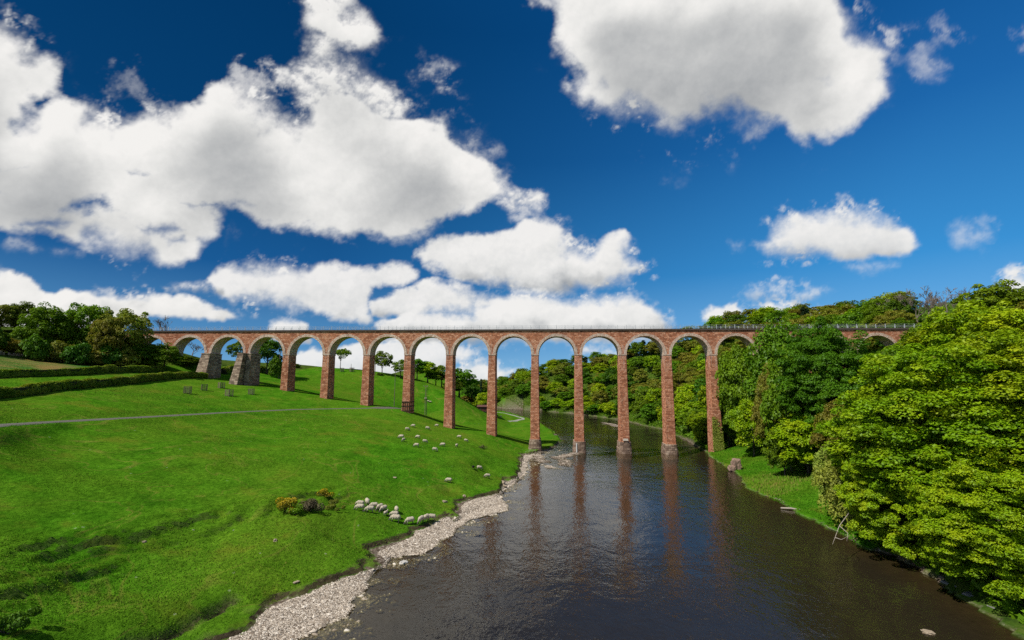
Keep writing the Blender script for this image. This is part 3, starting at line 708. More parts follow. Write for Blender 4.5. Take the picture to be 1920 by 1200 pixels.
    pk = np.array([at_y(*q)[:2] for q in PATH_PX]); keep = seg_dist(xs, ys, [tuple(q) for q in pk]) > 1.35
    spit = (np.arange(len(xs)) >= spit0)[keep]; xs, ys = xs[keep], ys[keep]
    n = len(xs); z = hz(xs, ys); lush = smooth01((fbm(xs / 9, ys / 9, 4, .5, 111) + .2) / .5)
    hgt_ = (.03 + .075 * rs.rand(n) * (.3 + lush)) * np.where(spit, 4.2, 1); wd = (.06 + .10 * rs.rand(n)) * np.where(spit, 2.2, 1)
    V = []; Fc = []; an = rs.rand(n) * PI
    for q, (dx, hgt2) in enumerate(((-.5, 0), (.5, 0), (.0, 1))):
        V.append(np.stack([xs + np.cos(an) * wd * dx + (rs.rand(n) - .5) * .12 * hgt2, ys + np.sin(an) * wd * dx + (rs.rand(n) - .5) * .12 * hgt2, z - .02 + hgt_ * hgt2], -1))
    V = np.stack(V, 1); Fc = np.arange(n * 3).reshape(n, 3)
    t = NT('grass_blades'); tv = t.attr('tint')
    c1 = t.ramp(tv, [(0, (0.038, 0.138, 0.0058)), (.5, (0.072, 0.225, 0.0087)), (.9, (0.123, 0.275, 0.0174)), (1, (0.189, 0.246, 0.0435))])
    pp = t.pos(); c1 = t.mix(t.rng(t.noise(pp, .05, 4), .42, .64), c1, t.mix(1.0, c1, (1.35, .95, 1.2), 'MULTIPLY'))
    pat = t.noise(pp, .16, 5, .62); c1 = t.mix(t.rng(pat, .56, .72, 0, .5), c1, (.21, .20, .025)); c1 = t.mix(t.rng(pat, .42, .28, 0, .45), c1, (.055, .13, .005))
    d = t.n('ShaderNodeBsdfDiffuse'); t.l(c1, d.inputs[0]); g2 = t.n('ShaderNodeBsdfTranslucent'); t.l(c1, g2.inputs[0])
    # blades carry the turf's upward normal so that the sward shades as one surface
    tn = t.n('ShaderNodeNewGeometry'); nn = t.n('ShaderNodeVectorMath', operation='MULTIPLY_ADD'); t.l(tn.outputs['Normal'], nn.inputs[0]); nn.inputs[1].default_value = (.55, .55, .55); nn.inputs[2].default_value = (0, 0, 1)
    t.l(nn.outputs[0], d.inputs['Normal'])
    ms = t.n('ShaderNodeMixShader'); ms.inputs[0].default_value = .3; t.l(d.outputs[0], ms.inputs[1]); t.l(g2.outputs[0], ms.inputs[2])
    gm = t.done(ms.outputs[0])
    tag(link('grass', np_mesh('grass', V.reshape(-1, 3), Fc, gm, False, {'tint': ('FACE', 'FLOAT', np.clip(.5 * lush + .5 * rs.rand(n) + np.where(spit, .1, 0), 0, 1))})), kind='stuff')

    # far hills
    def ridge(y, x0, x1, zf, mat, name='hills'):
        xs = np.linspace(x0, x1, 160); V = []
        for r, (dy, k) in enumerate(((-500, 0), (-250, .55), (-80, .92), (0, 1), (400, .6))):
            V.append(np.stack([xs, np.full_like(xs, y + dy), -20 + (zf(xs) + 20) * k], -1))
        V = np.stack(V, 0); ii = np.arange(5 * 160).reshape(5, 160)
        tag(link(name, np_mesh(name, V.reshape(-1, 3), np.stack([ii[:-1, :-1], ii[:-1, 1:], ii[1:, 1:], ii[1:, :-1]], -1).reshape(-1, 4), mat, True)), kind='structure')
    t = NT('far_moor'); p = t.pos(); cfar = t.ramp(t.noise(t.scalev(p, (1, .3, 3)), .006, 5), [(.35, (.055, .075, .12)), (.55, (.085, .10, .13)), (.7, (.10, .13, .09))])  # moor tones with the haze of distance painted in as blue
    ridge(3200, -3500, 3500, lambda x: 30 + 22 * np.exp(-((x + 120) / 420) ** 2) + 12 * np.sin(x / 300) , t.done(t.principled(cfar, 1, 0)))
    t = NT('far_fields'); p = t.pos(); cfar = t.ramp(t.noise(p, .02, 3), [(.45, (.03, .11, .012)), (.6, (.05, .13, .02))])
    ridge(900, -700, 420, lambda x: 6 + 10 * np.exp(-((x + 95) / 90) ** 2) + 18 * smooth01((-x - 150) / 200) + 5 * smooth01((x) / 200), t.done(t.principled(cfar, 1, 0)))
build_ground()
# ================================================================== VIADUCT
def masonry(name, ca, cb, cc, stain=True, bw=.80, bh=.40, base_dark=True):
    t = NT(name); tc = t.n('ShaderNodeTexCoord'); o = tc.outputs['Object']
    sn = t.n('ShaderNodeSeparateXYZ'); t.l(tc.outputs['Normal'], sn.inputs[0])
    so = t.n('ShaderNodeSeparateXYZ'); t.l(o, so.inputs[0])
    side = t.math('GREATER_THAN', t.math('ABSOLUTE', sn.outputs[0]), .6)
    u = t.math('ADD', t.math('MULTIPLY', so.outputs[0], t.math('SUBTRACT', 1.0, side)), t.math('MULTIPLY', so.outputs[1], side))
    v = t.n('ShaderNodeCombineXYZ'); t.l(u, v.inputs[0]); t.l(so.outputs[2], v.inputs[1])
    # courses of uneven length and height
    wob = t.noise(o, .35, 2); wv = t.n('ShaderNodeVectorMath', operation='ADD'); cw = t.n('ShaderNodeCombineXYZ'); t.l(t.math('MULTIPLY', wob, .25), cw.inputs[1]); t.l(v.outputs[0], wv.inputs[0]); t.l(cw.outputs[0], wv.inputs[1])
    br = t.n('ShaderNodeTexBrick'); t.l(wv.outputs[0], br.inputs['Vector']); br.offset = .45; br.squash = 1.35; br.squash_frequency = 3
    br.inputs['Scale'].default_value = 1; br.inputs['Brick Width'].default_value = bw; br.inputs['Row Height'].default_value = bh
    br.inputs['Mortar Size'].default_value = .035; br.inputs['Mortar Smooth'].default_value = .4; br.inputs['Bias'].default_value = 0
    br.inputs['Color1'].default_value = (0, 0, 0, 1); br.inputs['Color2'].default_value = (1, 1, 1, 1); br.inputs['Mortar'].default_value = (.5, .5, .5, 1)
    bwv = t.n('ShaderNodeRGBToBW'); t.l(br.outputs['Color'], bwv.inputs[0])
    f = t.math('ADD', t.math('MULTIPLY', bwv.outputs[0], .55), t.math('MULTIPLY', t.noise(o, .8, 6, .7), .5))
    c = t.ramp(f, [(.22, ca), (.52, cb), (.82, cc)])
    c = t.mix(t.rng(t.noise(o, .16, 4), .42, .65, 0, .55), c, t.mix(1.0, c, (.72, .66, .66), 'MULTIPLY'))
    c = t.mix(t.rng(t.noise(o, 2.3, 4, .7), .60, .75, 0, .8), c, t.mix(.5, c, (.44, .36, .29)))
    c = t.mix(t.rng(t.noise(o, 1.7, 4, .7), .40, .28, 0, .75), c, (.075, .045, .035))
    c = t.mix(t.math('MULTIPLY', br.outputs['Fac'], .65), c, (.085, .058, .046))
    if stain:   # lime runs below the springings
        st = t.noise(t.scalev(o, (2.6, 1.4, .22)), 1.0, 5, .65)
        zb = t.math('MULTIPLY', t.rng(so.outputs[2], 23.5, 28.2), t.rng(so.outputs[2], 33.0, 29.3))
        c = t.mix(t.math('MULTIPLY', t.rng(st, .50, .66), t.math('MULTIPLY', zb, .8)), c, (.52, .45, .40))
        c = t.mix(t.math('MULTIPLY', t.rng(t.noise(t.scalev(o, (1.5, 1, .12)), 1.3, 4), .52, .7), .30), c, (.10, .07, .055))
    hgt = t.math('ADD', t.math('MULTIPLY', t.math('SUBTRACT', 1.0, br.outputs['Fac']), .7), t.math('MULTIPLY', t.noise(o, 3.5, 5, .7), .9))
    return t.done(t.principled(c, .93, .12, t.bump(hgt, .8, .10)))

def build_viaduct():
    RED = masonry('red_sandstone', (.29, .105, .052), (.53, .215, .112), (.68, .36, .22))
    RING = masonry('arch_stone', (.55, .34, .235), (.76, .55, .41), (.84, .71, .58), True, .45, .3)
    BUFF = masonry('grey_buff_stone', (.125, .092, .066), (.27, .20, .142), (.44, .345, .25), False, 1.1, .55)
    FOOT = masonry('footing_stone', (.16, .105, .075), (.30, .205, .145), (.45, .34, .25), False, .9, .6)
    COPE = simple_mat('dark_coping', (.085, .068, .056), .4, 1.5, .95, .3)
    STEEL = simple_mat('galvanised_rail', (.40, .42, .43), .2, 4, .6, spec=.4)
    IRON = simple_mat('rusted_iron', (.045, .028, .02), .4, 3, .8)
    root = empty('viaduct', (VX, VY, 0), VTH)
    tag(root, 'tall red sandstone railway viaduct of many round arches striding across the river valley', 'viaduct')
    DEP = 4.3; R = (PITCHM - 2.15) / 2; N = 22
    LO, HI = -1, 18                      # piers -1 .. 19
    def box6(x0, x1, y0, y1, z0, z1): return ((x0 + x1) / 2, (y0 + y1) / 2, (z0 + z1) / 2), (x1 - x0, y1 - y0, z1 - z0)
    for i in range(LO, HI + 2):
        x = (i - 10) * PITCHM; gx, gy = pier_xy(i, 2.0); gz = float(hz(gx, gy))
        zb = min(gz - 1.6, HS - 1.2) if not 10 <= i <= 13 else -1.6
        if zb > HS - 1.0: continue
        m = MB(); nst = max(2, int((HS - zb) / 1.6)); hw = lambda z: 1.08 + .0125 * (HS - z); hd = lambda z: .0085 * (HS - z)
        rings = []
        rr = random.Random(i * 7 + 1)
        for k in range(nst + 1):
            z = zb + (HS - zb) * k / nst; a = hw(z); d = hd(z); b = .10
            jt = lambda: rr.uniform(-.025, .025)
            rings.append([(x - a + b, -d, z), (x + a - b, -d + jt(), z), (x + a + jt(), -d + b, z), (x + a + jt(), DEP + d - b, z), (x + a - b, DEP + d, z), (x - a + b, DEP + d, z), (x - a + jt(), DEP + d - b, z), (x - a + jt(), -d + b, z)])
        vs = [p for r_ in rings for p in r_]; fs = [(k * 8 + q, k * 8 + (q + 1) % 8, k * 8 + 8 + (q + 1) % 8, k * 8 + 8 + q) for k in range(nst) for q in range(8)]
        fs += [tuple(range(7, -1, -1)), tuple(nst * 8 + q for q in range(8))]
        m.add(vs, fs); pier = m.build('pier', BUFF if i in (2, 3) else RED, root)
        if i not in (2, 3):
            m = MB(); m.box(*box6(x - 1.17, x + 1.17, -.09, DEP + .09, HS - .32, HS - .02)); m.build('impost', RING, pier)
        if 10 <= i <= 13:    # battered river footing with rounded ends
            m = MB(); top = 3.4 + rr.uniform(-.2, .5) - (1.0 if i == 13 else 0); ns = 8
            for k in range(ns):
                z0 = -1.5 + (top + 1.5) * k / ns; z1 = -1.5 + (top + 1.5) * (k + 1) / ns - .03
                a = hw(z0) + .20 + .05 * (ns - k) + rr.uniform(-.06, .08)
                pts = []
                for q in range(9):
                    w_ = PI + PI * q / 8; pts.append((x + math.cos(w_) * a, -.30 + math.sin(w_) * .62 * (1.25 if i == 13 else 1)))
                for q in range(9):
                    w_ = PI * q / 8; pts.append((x + math.cos(w_) * a, DEP + .35 + math.sin(w_) * .6))
                n_ = len(pts); j_ = [(rr.uniform(-.035, .035), rr.uniform(-.035, .035)) for _ in pts]
                m.add([(p[0] + q[0], p[1] + q[1], z0) for p, q in zip(pts, j_)] + [(p[0] + q[0], p[1] + q[1], z1) for p, q in zip(pts, j_)],
                      [(q, (q + 1) % n_, n_ + (q + 1) % n_, n_ + q) for q in range(n_)] + [tuple(range(n_ - 1, -1, -1)), tuple(range(n_, 2 * n_))])
            m.build('footing', FOOT, pier)
        if i == 11:
            m = MB(); m.box((x - .95, -1.04, 1.4), (.30, .06, 2.8)); gb = m.build('gauge_board', simple_mat('white_paint', (.62, .62, .58), .1), pier)
        if i == 12:
            m = MB()
            m.box((x + .1, -.78, 3.95), (1.5, .8, .55), 0, (1.2, .6)); m.build('capping_stone', simple_mat('pale_stone', (.45, .40, .33), .2), pier)
        if i == 7:           # iron straps round the foot
            m = MB()
            for zz in (gz + .35, gz + 1.75, gz + 3.0):
                a = hw(zz) + .06; d = hd(zz) + .07
                m.box(*box6(x - a - .05, x + a + .05, -d - .09, -d, zz - .09, zz + .09)); m.box(*box6(x + a - .02, x + a + .07, -d, DEP + d, zz - .09, zz + .09)); m.box(*box6(x - a - .07, x - a + .02, -d, DEP + d, zz - .09, zz + .09))
            for q in (-.95, -.3, .35, .98):
                m.box(*box6(x + q - .075, x + q + .075, -hd(gz) - .18, -hd(gz) - .09, gz - .6, gz + 3.35))
            m.build('iron_strap', IRON, pier)
        if i in (2, 3):      # buttresses of the piers rebuilt at the hillside end
            for sgn in ((-1,) if i == 2 else (-1, 1)):
                m = MB(); z1 = HS - .1
                if i == 2: xa0, xa1, xb0, xb1, ya, yb = x - 1.5, x + 1.35, x - 2.3, x + 1.5, -.8, -2.6
                elif sgn < 0: xa0, xa1, xb0, xb1, ya, yb = x - 1.75, x + .15, x - 2.7, x + .2, -1.9, -4.2
                else: xa0, xa1, xb0, xb1, ya, yb = x + .35, x + 1.7, x + .4, x + 1.95, -.35, -1.2
                y2 = DEP + .6 if sgn > 0 or i == 2 else DEP * .5
                ns = 7; vs = []
                for k in range(ns + 1):
                    f = k / ns; z = zb + (z1 - zb) * f; j = rr.uniform(-.03, .03)
                    vs += [(xb0 + (xa0 - xb0) * f + j, yb + (ya - yb) * f, z), (xb1 + (xa1 - xb1) * f + j, yb + (ya - yb) * f, z), (xb1 + (xa1 - xb1) * f + j, y2, z), (xb0 + (xa0 - xb0) * f + j, y2, z)]
                fs = [(k * 4 + q, k * 4 + (q + 1) % 4, k * 4 + 4 + (q + 1) % 4, k * 4 + 4 + q) for k in range(ns) for q in range(4)] + [(3, 2, 1, 0), tuple(ns * 4 + q for q in range(4))]
                m.add(vs, fs)
                m.box(*box6(xa0 - .12, xa1 + .12, ya - .12, y2 + .05, z1 + .01, z1 + .3))
                m.build('buttress', BUFF, pier)
    TOP = HD - .42; back = MB()
    for i in range(LO, HI + 1):
        x0 = (i - 10) * PITCHM; xc = x0 + PITCHM / 2; x1 = x0 + PITCHM
        th = [PI - PI * k / N for k in range(N + 1)]
        arc = [(xc + R * math.cos(a), HS + R * math.sin(a)) for a in th]
        m = MB()       # spandrels front and back, from the pier's centre line over the arch
        for y in (0.0, DEP):
            prof = [(x0, HS)] + arc + [(x1, HS)]
            vs = [(p[0], y, p[1]) for p in prof] + [(p[0], y, TOP) for p in prof]; n_ = len(prof)
            m.add(vs, [(k, k + 1, n_ + k + 1, n_ + k) for k in range(n_ - 1)])
        m.add([(x0, 0, TOP), (x1, 0, TOP), (x1, DEP, TOP), (x0, DEP, TOP)], [(0, 1, 2, 3)])
        m.build('spandrel_wall', RED, root)
        m = MB()       # vault and the two proud rings of voussoirs
        vs = [(p[0], y, p[1]) for y in (.02, DEP - .02) for p in [(xc + (R - .02) * math.cos(a), HS + (R - .02) * math.sin(a)) for a in th]]
        m.add(vs, [(k, k + 1, N + 1 + k + 1, N + 1 + k) for k in range(N)])
        for y0, y1 in ((-.09, .16), (DEP - .16, DEP + .09)):
            q4 = []
            for a in th:
                for rad, yy in ((R - .05, y0), (R + .78, y0), (R + .78, y1), (R - .05, y1)):
                    xx = xc + rad * math.cos(a); xx = max(x0 + .01, min(x1 - .01, xx)); q4.append((xx, yy, HS + .0 + rad * math.sin(a)))
            m.add(q4, [(k * 4 + q, k * 4 + (q + 1) % 4, k * 4 + 4 + (q + 1) % 4, k * 4 + 4 + q) for k in range(N) for q in range(4)])
        m.build('arch', RING, root)
        m = MB()       # parapet with a projecting string course
        for y0, y1, yo in ((-.05, .35, -.28), (DEP - .35, DEP + .05, DEP + .28)):
            m.box(*box6(x0, x1, y0, y1, TOP + .001, HD - .02))
        for ya, yb in ((-.30, .0 - .052), (DEP + .052, DEP + .30)):
            m.box(*box6(x0, x1, ya, yb, TOP - .10, TOP + .14))
        par = m.build('parapet', COPE, root)
        m = MB()
        for y in (.12, DEP - .12):
            for zz in (.35, .72, 1.08):
                m.tube([(x0, y, HD + zz), (x1, y, HD + zz)], .022, 4, False)
        rl = m.build('railing', STEEL, root)
        for k in range(5):
            big = i >= 14 or i < 1; d = (.16 if big else .085, .08, 1.2)
            m = MB(); m.box((x0 + PITCHM * (k + .5) / 5, .12, HD + .55), d); m.build('railing_post', STEEL, rl)
            back.box((x0 + PITCHM * (k + .5) / 5, DEP - .12, HD + .55), d)
    tag(back.build('railing_post', STEEL, root), kind='stuff')
    m = MB(); m.box(*box6((LO - 10) * PITCHM, (HI - 9) * PITCHM, .38, DEP - .38, TOP + .004, TOP + .10)); m.build('trackbed', simple_mat('deck_ballast', (.12, .11, .10), .3), root)
    # solid abutments at both ends
    for xa, xb in (((LO - 10) * PITCHM - 26, (LO - 10) * PITCHM - .02), ((HI - 9) * PITCHM + .02, (HI - 9) * PITCHM + 40)):
        m = MB(); m.box(*box6(xa, xb, .0, DEP, 20, HD)); m.build('abutment', RED, root)
build_viaduct()
# ================================================================== TREES AND PLANTS
LM = {}
LM['fresh'] = leaf_mat('fresh_leaves', (.075, .160, .003), (.320, .480, .005), (.370, .455, .008), .31, .12)
LM['green'] = leaf_mat('green_leaves', (.060, .135, .004), (.185, .325, .010), None, .36, .20)
LM['olive'] = leaf_mat('budding_leaves', (.130, .135, .012), (.290, .275, .034), (.210, .265, .020), .36, .20)
LM['dark'] = leaf_mat('dark_leaves', (.042, .100, .005), (.120, .230, .010), None, .3, .2)
LM['willow'] = leaf_mat('willow_leaves', (.170, .215, .026), (.350, .420, .060), None, .36, .12)
LM['conifer'] = leaf_mat('conifer_needles', (.008, .022, .007), (.024, .052, .016), None, .1, .2)
LM['hedge'] = leaf_mat('hedge_leaves', (.085, .16, .006), (.27, .40, .02), (.25, .30, .03), .3, .1)
BARK = simple_mat('bark', (.085, .070, .055), .45, 2.5, .95, .4)
PALEBARK = simple_mat('pale_twigs', (.19, .155, .125), .35, 2.5, .95, .2)

def crown_arrays(seed, rx, ry, rz, zc, n_lobes, lobe_r, leaves, leaf, flat=.62, shape='dome', droop=.35, hollow=.5):
    """leaf sprays gathered on many lobes: bright tops, shadowed gaps between"""
    rs = np.random.RandomState(seed)
    C = []
    bump = rs.rand(64) * 2 - 1
    while len(C) < n_lobes:
        d = rs.randn(3); d /= np.linalg.norm(d)
        if d[2] < -.75: continue
        r = hollow + (1 - hollow) * rs.rand() ** .55
        az = math.atan2(d[1], d[0]); k = 1 + .16 * bump[int((az + PI) / (2 * PI) * 15.99)] + .14 * bump[16 + int((d[2] + 1) * 7.99)]
        p = d * r * k
        if shape == 'dome' and p[2] < 0: p[:2] *= 1 - .25 * (-p[2]) ** 2
        if shape == 'tall': p[:2] *= 1 - .35 * abs(p[2]) ** 1.5
        if shape == 'cone':
            h = rs.rand() ** 1.5; a = rs.rand() * 2 * PI; q = (1 - h) * (.55 + .45 * rs.rand()); p = np.array([math.cos(a) * q, math.sin(a) * q, h * 2 - 1])
        if shape == 'umbrella': p[2] = abs(p[2]) * .8 if rs.rand() < .8 else p[2]
        C.append(p)
    C = np.array(C) * (rx, ry, rz) + (0, 0, zc)
    L = lobe_r * (.62 + .75 * rs.rand(n_lobes))
    li = np.repeat(np.arange(n_lobes), leaves); n = len(li)
    d = rs.randn(n, 3); d /= np.linalg.norm(d, axis=1)[:, None]
    out = (C - np.array((0, 0, zc - rz * .3))) / np.array((rx, ry, rz)); out /= np.linalg.norm(out, axis=1)[:, None] + 1e-6
    pref = out * .55 + np.array((0, 0, .75)); pref /= np.linalg.norm(pref, axis=1)[:, None]
    dot = (d * pref[li]).sum(1); flip = (dot < -.15) & (rs.rand(n) < .85); d[flip] *= -1
    rad = (.55 + .45 * rs.rand(n) ** .4)
    P = C[li] + d * (L[li] * rad)[:, None] * (1, 1, flat)
    P[:, 2] -= droop * L[li] * (d[:, 0] ** 2 + d[:, 1] ** 2) * .5
    N = d * .55 + np.array((0, 0, .55)) + rs.randn(n, 3) * .42; N /= np.linalg.norm(N, axis=1)[:, None]
    T = np.cross(N, rs.randn(n, 3)); T /= np.linalg.norm(T, axis=1)[:, None] + 1e-9; B = np.cross(N, T)
    s = leaf * (.55 + .8 * rs.rand(n)); a = T * s[:, None]; b = B * (s * (.55 + .3 * rs.rand(n)))[:, None]
    V = np.stack([P - a, P - b * .9 + a * .1, P + a, P + b * .9 - a * .1], 1).reshape(-1, 3)
    Fc = np.arange(n * 4).reshape(n, 4)
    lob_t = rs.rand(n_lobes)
    tint = np.clip(.42 * lob_t[li] + .38 * rs.rand(n) + .28 * (d[:, 2] * .5 + .5) * rad - .05, 0, 1)  # lighter towards lobe tops and rims: top light painted into the tint
    return V, Fc, tint, C
def crown_mesh(name, mat, *a, **k):
    V, Fc, tint, C = crown_arrays(*a, **k)
    return np_mesh(name, V, Fc, mat, False, {'tint': ('FACE', 'FLOAT', tint)}), C
def trunk_mesh(name, seed, h, r, targets, mat, n_limb=9, seg=6):
    rr = random.Random(seed); m = MB(); top = h
    sp_ = [(rr.uniform(-.02, .02) * h * k / 5, rr.uniform(-.02, .02) * h * k / 5, h * k / 5 - (.4 if k == 0 else 0)) for k in range(6)]
    m.tube(sp_, [r * (1.35 if k == 0 else 1 - .16 * k) for k in range(6)], 8)
    tg = sorted([tuple(c_) for c_ in targets], key=lambda q: rr.random())[:n_limb]
    for q in tg:
        f = max(.22, min(.85, q[2] / max(h, .1) * .55)); b = Vector(sp_[0]).lerp(Vector(sp_[5]), f); q = Vector(q)
        mid = b.lerp(q, .5) + Vector((0, 0, .08 * h)); w_ = r * .42
        m.tube([b, b.lerp(mid, .5) + Vector((0, 0, -.02 * h)), mid, q], [w_, w_ * .75, w_ * .5, w_ * .15], seg, False)
    return m.mesh(name, mat, True)
def bare_mesh(name, seed, h, mat, spread=.55, levels=5):
    rr = random.Random(seed); m = MB()
    def grow(p, d, L, r, lv):
        n = 3; pts = [p]; q = p; dd = d
        for _ in range(n):
            dd = (dd + Vector((rr.uniform(-1, 1), rr.uniform(-1, 1), rr.uniform(-.2, .6))) * .16).normalized(); q = q + dd * L / n; pts.append(q)
        m.tube(pts, [r * (1 - .13 * k) for k in range(n + 1)], 5 if lv > 2 else 3, False)
        if lv == 0: return
        for k in range(3 if lv > 1 else 4):
            s = pts[rr.choice((1, 2, 3, 3))]; nd = (dd + Vector((rr.uniform(-1, 1), rr.uniform(-1, 1), rr.uniform(-.25, .75))) * spread * 1.35).normalized()
            grow(s, nd, L * rr.uniform(.55, .8), max(.045, r * .55), lv - 1)
    grow(Vector((0, 0, -.4)), Vector((0, 0, 1)), h * .38, h * .017, levels)
    zm = max(v[2] for v in m.v); m.v = [(v[0] * h / zm, v[1] * h / zm, v[2] * h / zm if v[2] > 0 else v[2]) for v in m.v]
    return m.mesh(name, mat, False)

# prototypes: natural size about 12 m high and 10 m wide; (crown, trunk) mesh pairs
PROTO = {}
def add_proto(kind, mats, seed, H, W, n_lobes, lobe_r, leaves, leaf, shape='dome', low=.12, **k):
    rz = H * (1 - low) / 2; zc = H * low + rz
    V, Fc, tint, C = crown_arrays(seed, W / 2 - lobe_r * .6, W / 2 - lobe_r * .6, rz - lobe_r * .45, zc, n_lobes, lobe_r, leaves, leaf, shape=shape, **k)
    V[:, 2] = np.maximum(V[:, 2], .1)
    tm = trunk_mesh('trunk', seed, H * .72, H * .022, C, BARK)
    for mt in mats:
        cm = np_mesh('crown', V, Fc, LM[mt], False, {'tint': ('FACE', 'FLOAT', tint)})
        PROTO.setdefault((kind, mt), []).append((cm, tm, H, W))
for s in range(4): add_proto('far', ('fresh', 'green', 'olive', 'dark'), 40 + s, 12, 11, 80, 1.35, 50, .36, ('dome', 'dome', 'tall', 'dome')[s])
for s in range(3): add_proto('mid', ('fresh', 'green', 'olive', 'dark'), 60 + s, 12, 11, 190, .98, 105, .20, ('dome', 'tall', 'dome')[s], low=.06, flat=.72, droop=.25, hollow=.45)
for s in range(2): add_proto('field', ('green', 'fresh', 'dark'), 70 + s, 12, 9.5, 60, 1.25, 120, .25, ('dome', 'dome')[s], low=.25)
add_proto('umbrella', ('green',), 75, 10, 11, 46, 1.2, 110, .25, 'umbrella', low=.38)
for s in range(2): add_proto('loose', ('willow', 'olive'), 80 + s, 6, 6.5, 80, .75, 120, .13, 'dome', low=.03, flat=.9, droop=.1)
for s in range(3): add_proto('bush', ('green', 'olive', 'dark', 'fresh', 'willow'), 90 + s, 3.2, 4.4, 46, .75, 90, .17, 'dome', low=.0)
add_proto('cone', ('conifer',), 97, 14, 5, 120, .9, 60, .28, 'cone', low=.04, flat=.4)
for s in range(2): add_proto('big', ('fresh', 'green'), 30 + s, 24, 20, 700, 1.22, 270, .155, 'dome', low=.03, flat=.46, droop=.5, hollow=.62)
BARE = [bare_mesh('branches', 100 + s, 12, PALEBARK, .6, 5) for s in range(3)]

KINDLABEL = {'fresh': 'bright yellow-green', 'green': 'mid green', 'olive': 'olive brown half-leafed', 'dark': 'dark green', 'willow': 'pale feathery', 'conifer': 'dark conifer'}
_cache = {}; _rt = random.Random(21); TREES = []
def plant(kind, mt, x, y, h, wd, label, cat='tree', group=None, name='tree', sink=.25, rz=None, var=None):
    lst = PROTO[(kind, mt)]; k = var if var is not None else _rt.randrange(len(lst)); cm, tm, H, W = lst[k % len(lst)]
    z = float(hz(x, y)) - sink
    r = empty(name, (x, y, z), rz if rz is not None else _rt.uniform(0, 6.28), (wd / W, wd / W * _rt.uniform(.92, 1.08), h / H))
    tag(r, label, cat, group)
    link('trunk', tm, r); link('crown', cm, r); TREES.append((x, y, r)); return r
def plant_px(kind, mt, px, ptop, Y, wpx, label, **k):
    x, y, zt = at_y(px, ptop, Y); h = zt - float(hz(x, y)) + k.get('sink', .25); wd = wpx * Y / F * 1.04
    return plant(kind, mt, x, y, max(h, 1.0), wd, label, **k)
def bare_px(px, ptop, Y, wpx, label, group=None, v=0, cat='bare tree'):
    x, y, zt = at_y(px, ptop, Y); z = float(hz(x, y)); h = max(2.5, zt - z)
    r = empty('bare_tree', (x, y, z - .2), _rt.uniform(0, 6), (wpx * Y / F / 9.0, wpx * Y / F / 9.0, h / 12)); tag(r, label, cat, group)
    link('branches', BARE[v % 3], r); return r

# ---- left embankment
G1 = 'trees on the embankment at the left end of the viaduct'
for a in [('mid', 'olive', 8, 566, 136, 62, 'olive half-leafed tree at the left edge of the embankment row'),
          ('mid', 'dark', 45, 567, 140, 62, 'dark green tree second from the left on the embankment'),
          ('mid', 'green', 91, 572, 130, 82, 'broad mid green tree standing forward over the field scrub on the embankment'),
          ('mid', 'olive', 130, 590, 136, 50, 'low olive tree between two broad green trees on the embankment'),
          ('mid', 'green', 172, 563, 138, 84, 'tallest bright green tree of the embankment row'),
          ('mid', 'olive', 206, 590, 134, 55, 'small yellowish tree tucked right of the tallest embankment tree'),
          ('mid', 'olive', 236, 574, 139, 86, 'large olive tree over the hidden left end of the viaduct'),
          ('mid', 'dark', 268, 642, 141, 66, 'dark shrubby tree under the half-hidden left arch'),
          ('mid', 'green', 312, 645, 143, 62, 'light green shrubby tree in front of the leftmost open arch'),
          ('mid', 'dark', 352, 668, 158, 50, 'dark low tree in the shade below the leftmost open arch')]:
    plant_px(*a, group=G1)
for px, pt, Y, wp, mt in [(30,632,126,50,'olive'),(70,628,124,40,'dark'),(118,636,128,44,'olive'),(150,640,128,44,'dark'),(186,650,132,46,'olive'),(214,640,134,44,'dark'),(240,655,136,40,'olive'),(205,672,138,40,'olive'),(262,672,140,44,'green'),(160,662,130,38,'green'),(-20,610,120,60,'dark')]:
    plant_px('bush', mt, px, pt, Y, wp, {'olive': 'straggly olive bush in the scrub under the embankment trees', 'dark': 'dark leafy bush in the scrub under the embankment trees', 'green': 'fresh green bush at the foot of the embankment scrub'}[mt], cat='bush', group='bushes in the embankment scrub', name='bush')
bare_px(308, 590, 165, 46, 'brown leafless tree behind the left end of the viaduct railing', v=0)
bare_px(362, 640, 178, 42, 'bare twiggy tree seen through the leftmost open arch', v=1)
bare_px(407, 652, 180, 30, 'small bare tree seen through the arch between the two grey piers', v=2)
# ---- beyond the left arches
G2 = 'trees along the crest of the pasture behind the arches'
for a in [('field', 'dark', 505, 633, 190, 62, 'big dark leafy tree filling the arch right of the splayed grey pier'),
          ('field', 'green', 452, 638, 195, 36, 'green tree peeping out left of the splayed grey pier'),
          ('umbrella', 'green', 640, 650, 232, 34, 'lone flat-topped tree on the crest right beside a pier'),
          ('field', 'green', 718, 657, 230, 36, 'lone round-headed tree standing on the crest against the clouds'),
          ('field', 'green', 752, 673, 229, 34, 'tree on the crest just left of the iron-strapped pier'),
          ('field', 'green', 783, 671, 236, 42, 'tall tree beginning the belt right of the iron-strapped pier'),
          ('field', 'fresh', 803, 676, 238, 44, 'second tree of the belt right of the iron-strapped pier'),
          ('field', 'dark', 818, 690, 244, 40, 'dark tree standing back in the belt behind the strapped pier'),
          ('field', 'green', 829, 684, 240, 46, 'full round tree of the belt just left of the next pier'),
          ('field', 'green', 862, 689, 242, 62, 'largest tree at the low right end of the field belt'),
          ('field', 'dark', 884, 716, 260, 34, 'small dark tree at the foot of the field belt'),
          ('mid', 'dark', 850, 712, 236, 40, 'shrubby dark tree low in the field belt')]:
    plant_px(*a, group=G2)
